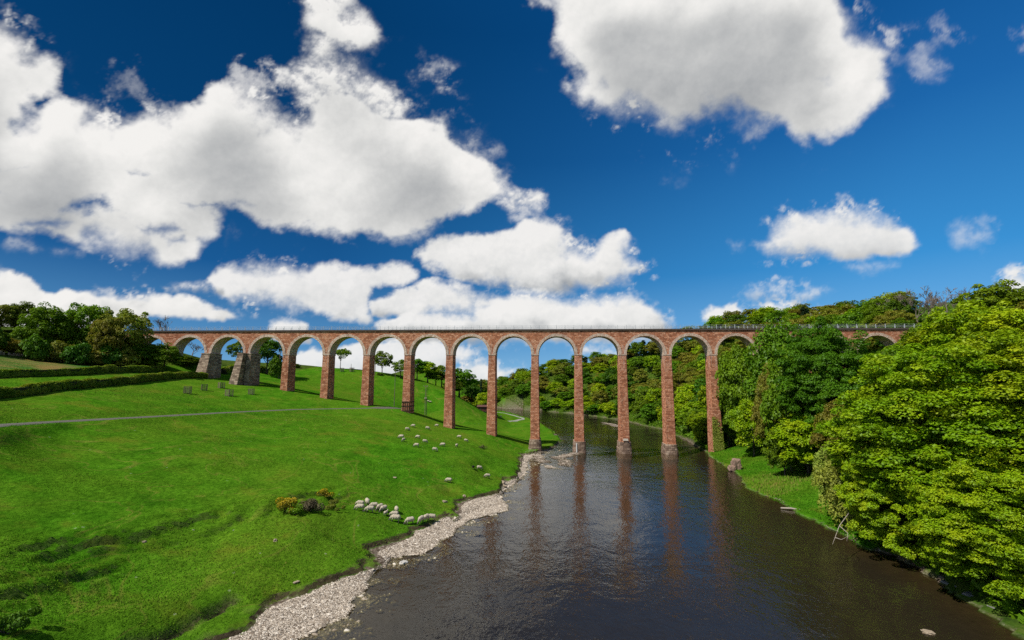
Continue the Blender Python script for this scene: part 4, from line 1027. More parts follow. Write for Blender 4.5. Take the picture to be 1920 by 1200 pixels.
for px, pt, Y, wp, mt, lb in [(517,668,186,26,'green','bush beside the wooden pole under the big dark tree'),(555,681,226,16,'dark','small dark bush on the crest right of the wooden pole'),(712,698,228,12,'dark','tiny dark bush under the lone round-headed tree'),
                          (446,686,176,30,'dark','dark bush beyond the splayed grey pier'),(884,763,226,14,'dark','round dark bush alone on the far meadow'),(876,742,262,30,'olive','olive bush at the foot of the tree belt'),(893,748,280,26,'fresh','pale green bush left of the wooden hut'),(868,757,250,20,'olive','low scrub bush where the track leaves the meadow'),(800,838-0,118,0,'dark','')]:
    if wp: plant_px('bush', mt, px, pt, Y, wp, lb, cat='bush', name='bush')
plant_px('mid', 'fresh', 908, 733, 300, 34, 'fresh green tree behind the wooden hut, left of a tall pier', group='trees round the wooden hut')
plant_px('far', 'dark', 893, 726, 420, 30, 'dark tree below the lone conifer', group='trees round the wooden hut')
plant_px('cone', 'conifer', 902, 709, 420, 9, 'lone dark conifer standing up against the far moor', name='conifer', cat='conifer')
plant_px('far', 'dark', 880, 728, 430, 26, 'dark tree left of the lone conifer', group='trees round the wooden hut')

# ---- the wood on the far bank
def in_view(px, py): return -60 < px < 1980
GAPN = ['left of the first river pier', 'right of the first river pier', 'right of the second river pier', 'right of the third river pier', 'right of the fourth river pier', 'right of the bank pier', 'high at the right']
GAPX = [1005, 1087, 1168, 1256, 1342, 1500]
pts = []
rs = random.Random(4)
def bankx(y): return float(np.interp(y, [q[1] for q in R_WATER], [q[0] for q in R_WATER]))
tries = 0
while tries < 16000 and len(pts) < 300:
    tries += 1
    y = rs.uniform(152, 480); x0 = bankx(y)
    x = x0 + 2.5 + (rs.random() ** 1.15) * 190
    if tries % 7 == 0: y = rs.uniform(436, 500); x = rs.uniform(-70, 40); x0 = x - max(3, y - float(np.interp(-x, [20, 90, 160], [432, 450, 462]))) 
    if x < x0 + 2: continue
    d_ = 5.6 + .010 * max(0, y - 160) + .026 * (x - x0)
    px, py = project(x, y, float(hz(x, y)) + 6)
    if px < 880 or px > 1700: continue
    if px > 1400 and py > 640: continue
    if y < 168 and x < 62: continue
    if any((x - q[0]) ** 2 + (y - q[1]) ** 2 < d_ * d_ for q in pts): continue
    pts.append((x, y, px, py, x - x0, d_))
for x, y, px, py, d, d_ in pts:
    cl = fbm(np.array(x / 30), np.array(y / 30), 2, .5, 7); r_ = rs.random() + float(cl) * .5
    mt = 'olive' if r_ < .36 else 'green' if r_ < .72 else 'fresh' if r_ < .88 else 'dark'
    if d < 9 and mt == 'olive': mt = 'fresh'
    g = sum(px > q for q in GAPX); band = 'at the far waterline' if d < 12 else 'low in the far wood' if d < 38 else 'halfway up the far wood' if d < 80 else 'near the far skyline'
    h = rs.uniform(8.5, 13.5) * (1 if d > 9 else .75); wd = (d_ + 3.4) * rs.uniform(.95, 1.25)
    plant('far' if y > 190 else 'mid', mt, x, y, h, wd, f'{KINDLABEL[mt]} tree {band}, {GAPN[g]}', group='trees of the wood on the far bank: ' + KINDLABEL[mt] + ' ' + band + ' ' + GAPN[g])
for k, (px, pt, Y, mt, wp) in enumerate([(914,738,446,'green',26),(928,741,440,'fresh',26),(943,743,437,'green',26),(958,745,436,'olive',26),(972,744,434,'green',26),(987,742,432,'fresh',24),(1001,744,430,'green',24),(920,724,478,'olive',28),(936,715,475,'green',28),(952,706,470,'green',28),(967,697,465,'olive',28),(982,688,460,'dark',28),(945,728,458,'dark',26),(965,726,455,'green',26),(985,724,452,'olive',26)]):
    row = 'at the river bend' if k < 7 else 'on the skyline' if k < 12 else 'in the middle row'
    plant_px('far', mt, px, pt, Y, wp, f'{KINDLABEL[mt]} tree {row} of the wood left of the first river pier', group=f'{KINDLABEL[mt]} trees {row}')
for px, pt, Y, mt in [(1178,645,372,'conifer'),(1192,641,372,'conifer'),(1206,637,368,'conifer'),(1218,641,360,'conifer'),(1505,574,300,'conifer'),(1512,577,300,'conifer'),(1098,668,420,'conifer')]:
    plant_px('cone', mt, px, pt, Y, 17, {1178: 'leftmost conifer of the dark clump on the skyline under the deck', 1192: 'second conifer of the dark skyline clump', 1206: 'tallest conifer of the dark skyline clump', 1218: 'rightmost conifer of the dark skyline clump', 1505: 'spiky conifer rising over the wood above the railing', 1512: 'shorter conifer right of the spiky one above the railing', 1098: 'small conifer on the left part of the wooded skyline'}[px], name='conifer', cat='conifer')

# ---- right bank, near
G3 = 'trees on the right bank in front of the viaduct'
for a in [('mid', 'green', 1388, 634, 138, 92, 'dark-shadowed green tree right of the bank pier under the last open arch'),
          ('mid', 'green', 1452, 600, 126, 108, 'tall green tree hiding the deck right of the last open arch'),
          ('mid', 'olive', 1442, 690, 118, 70, 'thin olive tree right of the bank pier'),
          ('mid', 'fresh', 1408, 742, 128, 74, 'small fresh tree behind the boulder on the right bank'),
          ('mid', 'green', 1360, 700, 150, 60, 'shaded tree just behind the bank pier'),
          ('mid', 'green', 1470, 660, 104, 100, 'rounded green tree above the grassy spit'),
          ('big', 'green', 1545, 602, 98, 185, 'big domed green tree hiding the viaduct right of the last open arch'),
          ('mid', 'fresh', 1508, 768, 98, 122, 'low domed bright tree at the back of the grassy spit'),
          ('mid', 'olive', 1572, 752, 88, 90, 'olive tree below the big domed tree'),
          ('mid', 'green', 1466, 800, 101, 62, 'small green tree at the edge of the grassy spit'),
          ('mid', 'green', 1585, 656, 120, 70, 'green tree left of the far right arch'),
          ('mid', 'olive', 1640, 668, 112, 86, 'olive tree below the far right arch'),
          ('mid', 'green', 1738, 606, 112, 100, 'green tree right of the far right arch'),
          ('mid', 'olive', 1660, 690, 92, 96, 'olive tree above the big sycamore on the slope'),
          ('mid', 'fresh', 1768, 604, 105, 120, 'fresh green tree beneath the bare trees of the skyline'),
          ('mid', 'fresh', 1810, 560, 96, 140, 'bright tree on the upper right slope'),
          ('mid', 'green', 1868, 524, 100, 130, 'tall green tree on the skyline at the right'),
          ('mid', 'fresh', 1900, 570, 84, 150, 'bright tree at the right edge below the skyline'),
          ('mid', 'green', 1690, 668, 84, 120, 'mid green tree showing over the left shoulder of the big sycamore')]:
    plant_px(*a, group=G3)
G4 = 'great sycamores leaning over the river'
for a in [('big', 'fresh', 1752, 640, 57, 350, 'great bright green sycamore leaning over the river, left of the pair'),
          ('big', 'fresh', 1935, 610, 51, 380, 'great bright green sycamore cut by the right edge of the view'),
          ('big', 'fresh', 1668, 800, 58, 170, 'lower bright green sycamore skirting the left of the great one'),
          ('big', 'fresh', 1842, 850, 46.5, 230, 'low leaning sycamore with branches trailing at the water')]:
    plant_px(*a, group=G4, name='sycamore_tree', sink=1.5)
for px, pt, Y, wp, mt in [(1578,856,69,86,'willow'),(1618,866,63,80,'willow'),(1602,742,74,90,'olive'),(1570,820,74,80,'willow'),(1630,800,72,70,'olive')]:
    plant_px('loose', mt, px, pt, Y, wp, {1578: 'pale feathery willow hanging over the grassy spit', 1618: 'pale willow reaching over the water beside the great sycamore', 1500: 'small pale willow at the river edge of the spit', 1602: 'tall thin grey-olive thicket tree left of the great sycamore', 1570: 'pale willow behind the two river willows', 1475: 'small olive willow at the back of the spit', 1630: 'olive thicket tree at the foot of the great sycamore'}[px], cat='willow', group='willows and thicket by the spit', name='willow_tree')
for px, pt, Y, wp, v, lb in [(1698,540,190,54,0,'leftmost bare tree on the right skyline'),(1735,536,185,62,1,'middle bare tree on the right skyline'),(1768,536,178,66,2,'broad bare tree right of the middle of the skyline'),(1812,536,160,50,0,'bare tree half behind the bright tree on the skyline'),(1670,556,205,50,1,'bare tree at the left end of the skyline row'),(1716,548,188,54,2,'second bare tree of the skyline row'),(1752,545,172,50,0,'slim bare tree in the middle of the skyline row'),(1792,545,165,56,1,'bare tree next to the bright skyline tree'),(1898,518,110,60,1,'bare tree on the skyline near the right edge'),(1650,566,210,40,2,'low bare tree above the far right arch'),(1605,648,100,60,2,'bare grey tree among the olive trees below the arch'),(1596,740,78,50,1,'bare pale tree in the thicket left of the great sycamore'),(1560,700,100,46,0,'bare pale branches below the big domed tree')]:
    bare_px(px, pt, Y, wp, lb, 'bare trees on the right slope', v)
pts2 = [(t_[0], t_[1]) for t_ in TREES if t_[0] > 30 and t_[1] < 160]
n2 = 0
for _ in range(3000):
    y = rs.uniform(40, 205); x = bankx(y) + (7 if y > 62 else 6) + rs.random() * 95
    if 62 < y < 148 and x < bankx(y) + 18: continue
    px, py = project(x, y, float(hz(x, y)) + 8)
    if px > 2040 or px < 1380: continue
    dmin = 6.5 if y > 60 else 8.5
    if any((x - q[0]) ** 2 + (y - q[1]) ** 2 < dmin ** 2 for q in pts2): continue
    # keep the deck and the far right arch in sight
    mt = rs.choice(['fresh', 'green', 'green', 'olive', 'fresh']) if px > 1650 else rs.choice(['green', 'dark', 'green', 'olive', 'olive']); h = rs.uniform(7, 11.5)
    topz = float(hz(x, y)) + h; qx, qy = project(x, y, topz)
    lim = 600 if qx < 1550 else 662 if qx < 1722 else np.interp(qx, [1722, 1800, 1850, 1870, 2100], [602, 596, 562, 548, 540])
    if qy < lim:
        h -= (lim - qy) * y / F
        if h < 4.5: continue
    pts2.append((x, y)); n2 += 1
    up = 'at the foot' if x - bankx(y) < 25 else 'on the middle' if x - bankx(y) < 55 else 'at the top'
    where = 'behind the great sycamores' if px > 1640 else 'beyond the grassy spit'
    plant('mid', mt, x, y, h, rs.uniform(8, 11), f'{KINDLABEL[mt]} tree {up} of the right slope {where}', group=f'{KINDLABEL[mt]} trees {up} of the right slope {where}')
    if n2 > 70: break
print('WOOD', len(pts), 'SLOPE', n2)

# ---- undergrowth of the wooded bank, ivy, hedges, gorse
def leaf_cloud(name, P, N, size, mat, tint=None, seed=0, parent=None):
    rs_ = np.random.RandomState(seed); n = len(P)
    T = np.cross(N, rs_.randn(n, 3)); T /= np.linalg.norm(T, axis=1)[:, None] + 1e-9; B = np.cross(N, T)
    s = size * (.5 + .9 * rs_.rand(n)); a = T * s[:, None]; b = B * (s * .7)[:, None]
    V = np.stack([P - a, P - b, P + a, P + b], 1).reshape(-1, 3)
    if tint is None: tint = rs_.rand(n)
    return link(name, np_mesh(name, V, np.arange(n * 4).reshape(n, 4), mat, False, {'tint': ('FACE', 'FLOAT', tint)}), parent)
rs_ = np.random.RandomState(77); N_ = 150000
ys = 34 + 440 * rs_.rand(N_) ** 1.3; bx = np.interp(ys, [q[1] for q in R_WATER], [q[0] for q in R_WATER])
spit = (ys > 62) & (ys < 150)
xs = bx + np.where(spit, 12.5, .8) + rs_.rand(N_) ** 1.3 * np.where(ys > 160, 190, 85)
zz = hz(xs, ys); hh = np.clip(1.0 + 1.6 * fbm(xs / 5, ys / 5, 3, .5, 121), .15, 3) * rs_.rand(N_) ** .6
Nn = rs_.randn(N_, 3) * .6 + (0, 0, .8); Nn /= np.linalg.norm(Nn, axis=1)[:, None]
tag(leaf_cloud('undergrowth', np.stack([xs, ys, zz + hh], -1), Nn, .34, LM['green'], np.clip(.25 + .5 * rs_.rand(N_) + .3 * fbm(xs / 8, ys / 8, 3, .5, 5), 0, 1), 3), kind='stuff')
def hedge(pts, h, wd, label, n, seed, name='hedge'):
    rs_ = np.random.RandomState(seed); P = np.array([p[:2] for p in pts]); seg = np.hypot(*(P[1:] - P[:-1]).T); L = np.concatenate([[0], np.cumsum(seg)])
    s = rs_.rand(n) * L[-1]; x = np.interp(s, L, P[:, 0]); y = np.interp(s, L, P[:, 1])
    tx = np.interp(s + .1, L, P[:, 0]) - np.interp(s - .1, L, P[:, 0]); ty = np.interp(s + .1, L, P[:, 1]) - np.interp(s - .1, L, P[:, 1]); ln = np.hypot(tx, ty) + 1e-9
    hv = h * (.88 + .30 * fbm(s / 4, s * 0, 3, .5, seed)); a = rs_.rand(n) * PI; e = .8
    o = np.sign(np.cos(a)) * np.abs(np.cos(a)) ** e * wd / 2 * (.85 + .3 * fbm(s / 1.5, a * 2, 3, .5, seed + 1)); zz = np.abs(np.sin(a)) ** .7 * hv * (.5 + .5 * rs_.rand(n) ** .3)
    X = x - ty / ln * o; Y = y + tx / ln * o; Z = hz(x, y) + zz
    N = np.stack([-ty / ln * np.cos(a), tx / ln * np.cos(a), np.sin(a)], -1) + rs_.randn(n, 3) * .45; N /= np.linalg.norm(N, axis=1)[:, None]
    r = empty(name, (P[0][0], P[0][1], float(hz(P[0][0], P[0][1])))); tag(r, label, 'hedge')
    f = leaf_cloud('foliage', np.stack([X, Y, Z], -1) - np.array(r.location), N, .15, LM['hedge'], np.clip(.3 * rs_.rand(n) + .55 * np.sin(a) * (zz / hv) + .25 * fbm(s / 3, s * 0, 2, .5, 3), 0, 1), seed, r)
    m = MB(); k = 60       # dark core box: the shade among the stems put into colour
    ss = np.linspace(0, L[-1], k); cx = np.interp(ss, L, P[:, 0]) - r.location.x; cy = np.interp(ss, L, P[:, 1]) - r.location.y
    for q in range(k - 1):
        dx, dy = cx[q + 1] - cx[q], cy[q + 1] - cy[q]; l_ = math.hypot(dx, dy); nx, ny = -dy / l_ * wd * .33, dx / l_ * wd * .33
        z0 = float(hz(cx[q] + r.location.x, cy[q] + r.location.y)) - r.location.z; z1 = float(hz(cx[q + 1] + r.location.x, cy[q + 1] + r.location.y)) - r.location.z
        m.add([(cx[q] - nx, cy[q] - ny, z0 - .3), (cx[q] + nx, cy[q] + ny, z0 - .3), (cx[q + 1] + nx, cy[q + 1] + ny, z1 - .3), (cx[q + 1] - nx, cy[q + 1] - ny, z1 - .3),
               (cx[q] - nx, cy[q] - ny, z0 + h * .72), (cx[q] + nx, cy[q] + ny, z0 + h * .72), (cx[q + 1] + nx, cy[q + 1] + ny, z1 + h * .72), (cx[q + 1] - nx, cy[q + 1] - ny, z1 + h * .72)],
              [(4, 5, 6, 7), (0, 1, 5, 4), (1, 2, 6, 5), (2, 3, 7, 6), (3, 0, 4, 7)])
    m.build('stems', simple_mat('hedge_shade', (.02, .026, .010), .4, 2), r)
    return r
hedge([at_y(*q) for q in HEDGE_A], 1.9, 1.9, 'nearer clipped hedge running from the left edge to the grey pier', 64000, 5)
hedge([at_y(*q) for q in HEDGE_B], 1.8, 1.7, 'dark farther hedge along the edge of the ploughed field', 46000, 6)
hedge([at_y(418,703,166), at_y(440,697,180), at_y(480,694,190), at_y(520,690,205)], 2.2, 2.4, 'hedge behind the two grey piers', 14000, 7)
# ivy on the bank pier
x, y = pier_xy(14); rs_ = np.random.RandomState(8); n = 5200
zz = 1.0 + 9.5 * rs_.rand(n) ** 1.7; uu = (rs_.rand(n) - .5) * 2.9; keep = (rs_.rand(n) < np.clip(1.25 - zz / 9 + .5 * (-uu) / 1.4, .02, 1)); uu, zz = uu[keep], zz[keep]; n = len(uu)
off = -.50 - .25 * rs_.rand(n); gz = float(hz(x, y))
Px = np.stack([VX + 4 * PITCHM * vc + uu * vc - off * vs_, VY + 4 * PITCHM * vs_ + uu * vs_ + off * vc, gz + zz - .8], -1)
Nn = np.array((vs_, -vc, .4)) + rs_.randn(n, 3) * .5; Nn /= np.linalg.norm(Nn, axis=1)[:, None]
tag(leaf_cloud('ivy', Px, Nn, .17, LM['willow'], rs_.rand(n), 4), 'yellowish ivy climbing the foot of the bank pier', 'ivy')
# gorse and dead heather on the near slope
YEL = leaf_mat('gorse_flowers', (.07, .10, .008), (.58, .42, .012), None, .2, .05); BRN = leaf_mat('dead_heather', (.045, .036, .018), (.15, .115, .065), None, .1, .1)
def clump(name, px, py, wpx, hpx, mat, label, cat, n, seed):
    x, y, z = hit(px, py); s = y / F; rs_ = np.random.RandomState(seed); k = 9
    Cc = np.stack([rs_.randn(k) * wpx * s * .22, rs_.randn(k) * wpx * s * .2, rs_.rand(k) * hpx * s * .45 + .1], -1); li = rs_.randint(0, k, n)
    d = rs_.randn(n, 3); d /= np.linalg.norm(d, axis=1)[:, None]; d[:, 2] = np.abs(d[:, 2]) * rs_.choice([1, 1, -.5], n)
    P = Cc[li] + d * (.30 * hpx * s * (.6 + .5 * rs_.rand(k))[li])[:, None]; P[:, 2] = np.maximum(P[:, 2], -.1)
    N = d + rs_.randn(n, 3) * .5; N /= np.linalg.norm(N, axis=1)[:, None]
    r = empty(name, (x, y, z)); tag(r, label, cat)
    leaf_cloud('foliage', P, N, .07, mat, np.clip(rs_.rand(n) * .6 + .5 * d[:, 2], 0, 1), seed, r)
    m = MB()
    for q in range(k): m.tube([(0, 0, -.2), tuple(Cc[q] * .6), tuple(Cc[q])], [.04, .025, .01], 4, False)
    m.build('stems', BARK, r)
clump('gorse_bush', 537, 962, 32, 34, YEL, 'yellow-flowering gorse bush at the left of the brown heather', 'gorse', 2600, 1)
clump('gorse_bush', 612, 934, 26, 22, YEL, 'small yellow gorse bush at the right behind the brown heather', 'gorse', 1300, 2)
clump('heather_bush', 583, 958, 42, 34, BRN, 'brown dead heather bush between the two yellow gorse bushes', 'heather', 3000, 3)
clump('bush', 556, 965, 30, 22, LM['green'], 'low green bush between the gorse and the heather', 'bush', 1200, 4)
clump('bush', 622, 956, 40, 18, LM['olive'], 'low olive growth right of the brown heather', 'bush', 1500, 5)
clump('rush_clump', 10, 1190, 70, 46, LM['dark'], 'dark rush clump in the bottom left corner of the pasture', 'rushes', 2600, 6)
clump('rush_clump', 905, 842, 16, 9, BRN, 'brown tussock at the river bank before the first river pier', 'tussock', 500, 7)

def prune():
    """leave out trees of the woods that other things hide completely from the bridge"""
    dg = bpy.context.evaluated_depsgraph_get(); org = Vector((0, 0, CAMH)); seen = set(); rr = random.Random(3)
    for px in range(2, 1920, 6):
        for py in range(505, 1198, 6):
            d = Vector(ray(px + rr.uniform(-3, 3), py + rr.uniform(-3, 3))).normalized(); ok, loc, n_, i_, ob, m_ = S.ray_cast(dg, org, d)
            if ok and ob: seen.add(ob.name)
    k = 0
    for o in [q for q in COL.objects if q.parent is None]:
        if o.get('category') in ('tree', 'bush', 'willow') and o.name not in seen and not any(c_.name in seen for c_ in o.children):
            for c_ in list(o.children): bpy.data.objects.remove(c_)
            bpy.data.objects.remove(o); k += 1
    print('PRUNED', k)
# ================================================================== ANIMALS AND SMALL THINGS
WOOL = simple_mat('cream_wool', (.46, .395, .29), .25, 9, .95, .5); FACE = simple_mat('sheep_face', (.10, .085, .07), .3, 8, .8)
DWOOL = simple_mat('dark_wool', (.020, .016, .014), .3, 9, .95, .5)
def sheep_mesh(name, seed, graze, wool, lean=1.0):
    """one continuous animal: barrel of wool, neck and head, four jointed legs"""
    bm = bmesh.new(); rr = random.Random(seed)
    def ball(cx, cy, cz, rx, ry, rz, sub=2, rot=None):
        r = bmesh.ops.create_icosphere(bm, subdivisions=sub, radius=1)['verts']
        M = Matrix.Translation((cx, cy, cz)) @ (rot or Matrix()) @ Matrix.Diagonal((rx, ry, rz, 1))
        bmesh.ops.transform(bm, matrix=M, verts=r)
    ball(0, 0, .60, .50, .265 * lean, .275, 3); ball(-.24, 0, .63, .28, .27 * lean, .265); ball(.26, 0, .62, .25, .24 * lean, .26); ball(0, 0, .50, .38, .22 * lean, .2)
    if graze:
        ball(.50, 0, .52, .17, .12, .17); ball(.62, 0, .36, .10, .09, .16); hx, hz_, ry = .70, .20, math.radians(60)
    else:
        ball(.46, 0, .78, .15, .12, .20); ball(.55, 0, .93, .11, .095, .14); hx, hz_, ry = .67, .98, math.radians(22)
    R = Matrix.Rotation(ry, 4, 'Y')
    ball(hx, 0, hz_, .155, .075, .085, 2, R); ball(hx + .10 * math.cos(ry), 0, hz_ - .10 * math.sin(ry), .07, .055, .055, 1, R)
    for s in (-1, 1): ball(hx - .10, s * .11, hz_ + .05, .035, .075, .02, 1, Matrix.Rotation(s * .35, 4, 'X'))
    ball(-.53, 0, .55, .05, .05, .14, 1)
    for fx, kind in ((.30, 0), (-.34, 1)):
        for s in (-1, 1):
            j = rr.uniform(-.05, .05); y = s * .13
            pts = [(fx, y, .46), (fx + j + (.03 if kind == 0 else .05), y, .27), (fx + j + (.01 if kind == 0 else -.05), y, .17), (fx + j + .02, y, .0)]
            rad = (.085, .042, .034, .04)
            m = MB(); m.tube(pts, rad, 8); b = [bm.verts.new(p) for p in m.v]
            for f in m.f:
                try: bm.faces.new([b[q] for q in f])
                except ValueError: pass
    me = bpy.data.meshes.new(name + '_raw'); bmesh.ops.recalc_face_normals(bm, faces=bm.faces); bm.to_mesh(me); bm.free()
    o = bpy.data.objects.new('tmp', me); COL.objects.link(o)
    md = o.modifiers.new('r', 'REMESH'); md.mode = 'VOXEL'; md.voxel_size = .026
    dg = bpy.context.evaluated_depsgraph_get(); res = bpy.data.meshes.new_from_object(o.evaluated_get(dg)); res.name = name
    bpy.data.objects.remove(o); bpy.data.meshes.remove(me)
    res.materials.clear(); res.materials.append(wool); res.materials.append(FACE)
    for v in res.vertices:
        c = v.co
        if c.z > .36 and c.x < hx - .06:
            k = 1 + .06 * mnoise.noise(c * 9) + .04 * mnoise.noise(c * 21); v.co = Vector((c.x, c.y * k, .6 + (c.z - .6) * k))
    hd = Vector((hx + .04, 0, hz_))
    for p in res.polygons:
        p.use_smooth = True
        if p.center.z < .31 and abs(p.center.x) < .48 or (p.center - hd).length < .19: p.material_index = 1
    return res
SH = {('g', 0): sheep_mesh('sheep', 1, True, WOOL), ('g', 1): sheep_mesh('sheep', 2, True, WOOL, 1.1), ('s', 0): sheep_mesh('sheep', 3, False, WOOL), ('s', 1): sheep_mesh('sheep', 4, False, WOOL, 1.08), ('d', 0): sheep_mesh('sheep', 5, True, DWOOL)}
def put_sheep(px, py, deg, pose, v, scale, label, group):
    x, y, z = hit(px, py); o = link('sheep', SH[(pose, v)]); n_ = Vector((float(hz(x - .5, y) - hz(x + .5, y)), float(hz(x, y - .5) - hz(x, y + .5)), 1)).normalized()
    q = Vector((0, 0, 1)).rotation_difference(n_); q = Matrix.Rotation(0, 3, 'Z').to_quaternion().slerp(q, .6)
    o.rotation_mode = 'QUATERNION'; o.rotation_quaternion = q @ Matrix.Rotation(math.radians(deg), 3, 'Z').to_quaternion()
    o.location = (x, y, z - .02); o.scale = (scale * .82,) * 3; tag(o, label, 'sheep', group)
GA, GB, GC = 'sheep bunched beside the gravel shore', 'sheep scattered towards the viaduct', 'sheep grazing under the tall piers'
for a in [(674.5,950,185,'g',0,1.15,'upper of two overlapping sheep at the left end of the bunch'),(674,958,188,'g',1,1.25,'lower of two overlapping sheep at the left end of the bunch'),(687,948,120,'g',0,1.3,'upright sheep at the back just right of the left-end pair'),
          (692.5,962,200,'g',0,1.25,'front sheep left of the middle of the bunch'),(700,954.5,205,'g',1,1.2,'sheep half behind the front one left of the middle'),(711,957,245,'g',0,1.25,'sheep in the middle of the bunch with its back turned'),
          (718,961,240,'g',1,1.25,'sheep beside the small upright lamb'),(722,967,70,'s',1,.85,'small upright lamb at the front of the bunch'),(742,962.5,110,'g',0,1.25,'lone upright sheep between the bunch and the line by the shore'),
          (738.6,971,190,'g',0,1.2,'upper of two overlapping sheep in the middle'),(740.5,979,185,'g',1,1.4,'plump sheep in front of the overlapping pair'),(768,984,215,'g',1,1.35,'tan sheep standing apart left of the row at the shore'),
          (788,982,250,'g',0,1.3,'first sheep of the row of three at the bank edge'),(797.6,977.5,250,'g',1,1.3,'middle sheep of the row of three at the bank edge'),(808,976.5,200,'g',1,1.25,'right sheep of the row of three at the bank edge')]:
    put_sheep(*a, GA)
for a in [(841,905,180,'g',0,1.2,'single sheep above the widest part of the gravel'),(897.6,881.5,15,'g',1,1.2,'cream sheep beside the dark one on the river meadow'),(913,896.5,200,'g',0,1.2,'sheep right of the dark one, nearest the shore'),(886,879,70,'d',0,.9,'dark brown sheep on the river meadow')]:
    put_sheep(*a, GB)
for a in [(774.6,801.5,180,'g',0,1.2,'sheep highest up the slope right of the strapped pier'),(763,808,20,'g',1,1.2,'sheep nearest below the strapped pier'),(801,806,5,'g',0,1.25,'dark-faced sheep in the top row between two piers'),(818.6,800.5,190,'g',0,1.1,'small sheep at the right end of the top row'),
          (752,823,180,'g',1,1.3,'upper sheep of the touching pair at the left'),(756,828,250,'g',0,1.1,'lower sheep of the touching pair at the left'),(783,822.5,170,'g',1,1.15,'sheep in the middle row right of the touching pair'),(796,831,10,'g',0,1.15,'sheep in the lower row facing right'),
          (780.6,838.5,180,'g',1,1.15,'sheep at the lower left below the touching pair'),(814.5,846.5,0,'g',0,1.15,'lowest sheep under the tall piers'),(830,837.5,180,'g',1,1.2,'long-bodied sheep right of the lowest one'),(856,838.5,80,'g',1,1.1,'upright sheep below the pier nearest the river meadow'),
          (861,822,180,'g',0,1.2,'sheep just below the pier standing farthest right on grass'),(873,829,0,'g',1,1.1,'sheep farthest right of the scattered group')]:
    put_sheep(*a, GC)
for a in [(939,783,180,'g',0,1.2,'far sheep on the river meadow behind the viaduct'),(798,749,180,'g',0,1.2,'upper far sheep on the slope by the wire poles'),(803,754,0,'g',1,1.2,'middle far sheep on the slope by the wire poles'),(807,758,190,'g',0,1.1,'lower far sheep on the slope by the wire poles')]:
    put_sheep(*a, 'far sheep behind the viaduct')

WOOD = simple_mat('weathered_timber', (.17, .13, .095), .35, 3, .9, .3); DWOOD = simple_mat('dark_timber', (.06, .045, .035), .35, 3, .9, .3)
def tree_guard():
    r = empty('tree_guard'); w_, h = .62, 1.75
    for sx in (-1, 1):
        for sy in (-1, 1):
            m = MB(); m.box((sx * w_, sy * w_, h / 2 - .15), (.12, .12, h + .3)); m.build('post', WOOD, r)
    for s in (-1, 1):
        for ax in (0, 1):
            m = MB()
            for k in range(6):
                z = .18 + k * .29; c_ = (0, s * (w_ + .085), z) if ax == 0 else (s * (w_ + .085), 0, z); d = (2 * w_ + .16, .04, .13) if ax == 0 else (.04, 2 * w_ + .06, .13); m.box(c_, d)
            m.build('slat_panel', WOOD, r)
    m = MB(); m.tube([(0, 0, -.2), (.03, 0, .9), (0, .03, 1.9)], [.03, .022, .01], 5); m.build('sapling', BARK, r)
    return r
GL = ['nearest timber tree guard, leftmost of the five before the grey piers', 'second timber tree guard from the left', 'farthest timber tree guard in the middle of the five', 'timber tree guard below and right of the middle one', 'timber tree guard farthest right in front of the splayed pier', 'left timber tree guard on the crest behind the arches', 'right timber tree guard on the crest behind the arches']
tg = tree_guard()
for k, (px, py, s_) in enumerate([(351,738,1.0),(382.5,732,.95),(414.6,728,.95),(429,743,1.0),(470.6,739.5,.9),(641.5,697,1.0),(659.5,697.5,1.1)]):
    o = tg if k == 0 else dup(tg); x, y, z = hit(px, py); o.location = (x, y, z); o.rotation_euler = (0, 0, .3 + k * .35); o.scale = (s_,) * 3
    tag(o, GL[k], 'tree guard', 'timber guards round young trees')
def pole(px, pt, Y, label, arm=False, rad=.13, name='utility_pole', cat='pole'):
    x, y, zt = at_y(px, pt, Y); z = float(hz(x, y)); r = empty(name, (x, y, z)); tag(r, label, cat); h = max(3, zt - z)
    m = MB(); m.tube([(0, 0, -.5), (0, 0, h * .5), (0, 0, h)], [rad * 1.2, rad, rad * .8], 8); m.build('shaft', WOOD, r)
    if arm:
        m = MB(); m.box((0, 0, h - .5), (1.8, .12, .14)); m.build('crossarm', WOOD, r)
        for q in (-.75, 0, .75):
            m = MB(); m.tube([(q, 0, h - .43), (q, 0, h - .28), (q, 0, h - .2)], [.05, .06, .03], 6); m.build('insulator', simple_mat('ceramic', (.5, .5, .48), .1), r)
    return r
pole(525.5, 659, 186, 'wooden pole with a crossarm beside the big dark tree', True, .17)
pole(704, 678, 226, 'thin wooden pole left of the lone round-headed tree')
pole(741.5, 694, 200, 'thin wooden pole on the slope between two piers', False, .12)
pole(798.2, 722, 192, 'left pole of the pair carrying wires on the slope', True, .12); pole(800.8, 722, 192.5, 'right pole of the pair carrying wires on the slope', False, .12)
pole(658.5, 683, 231, 'slim post on the crest beside a tree guard', False, .1)
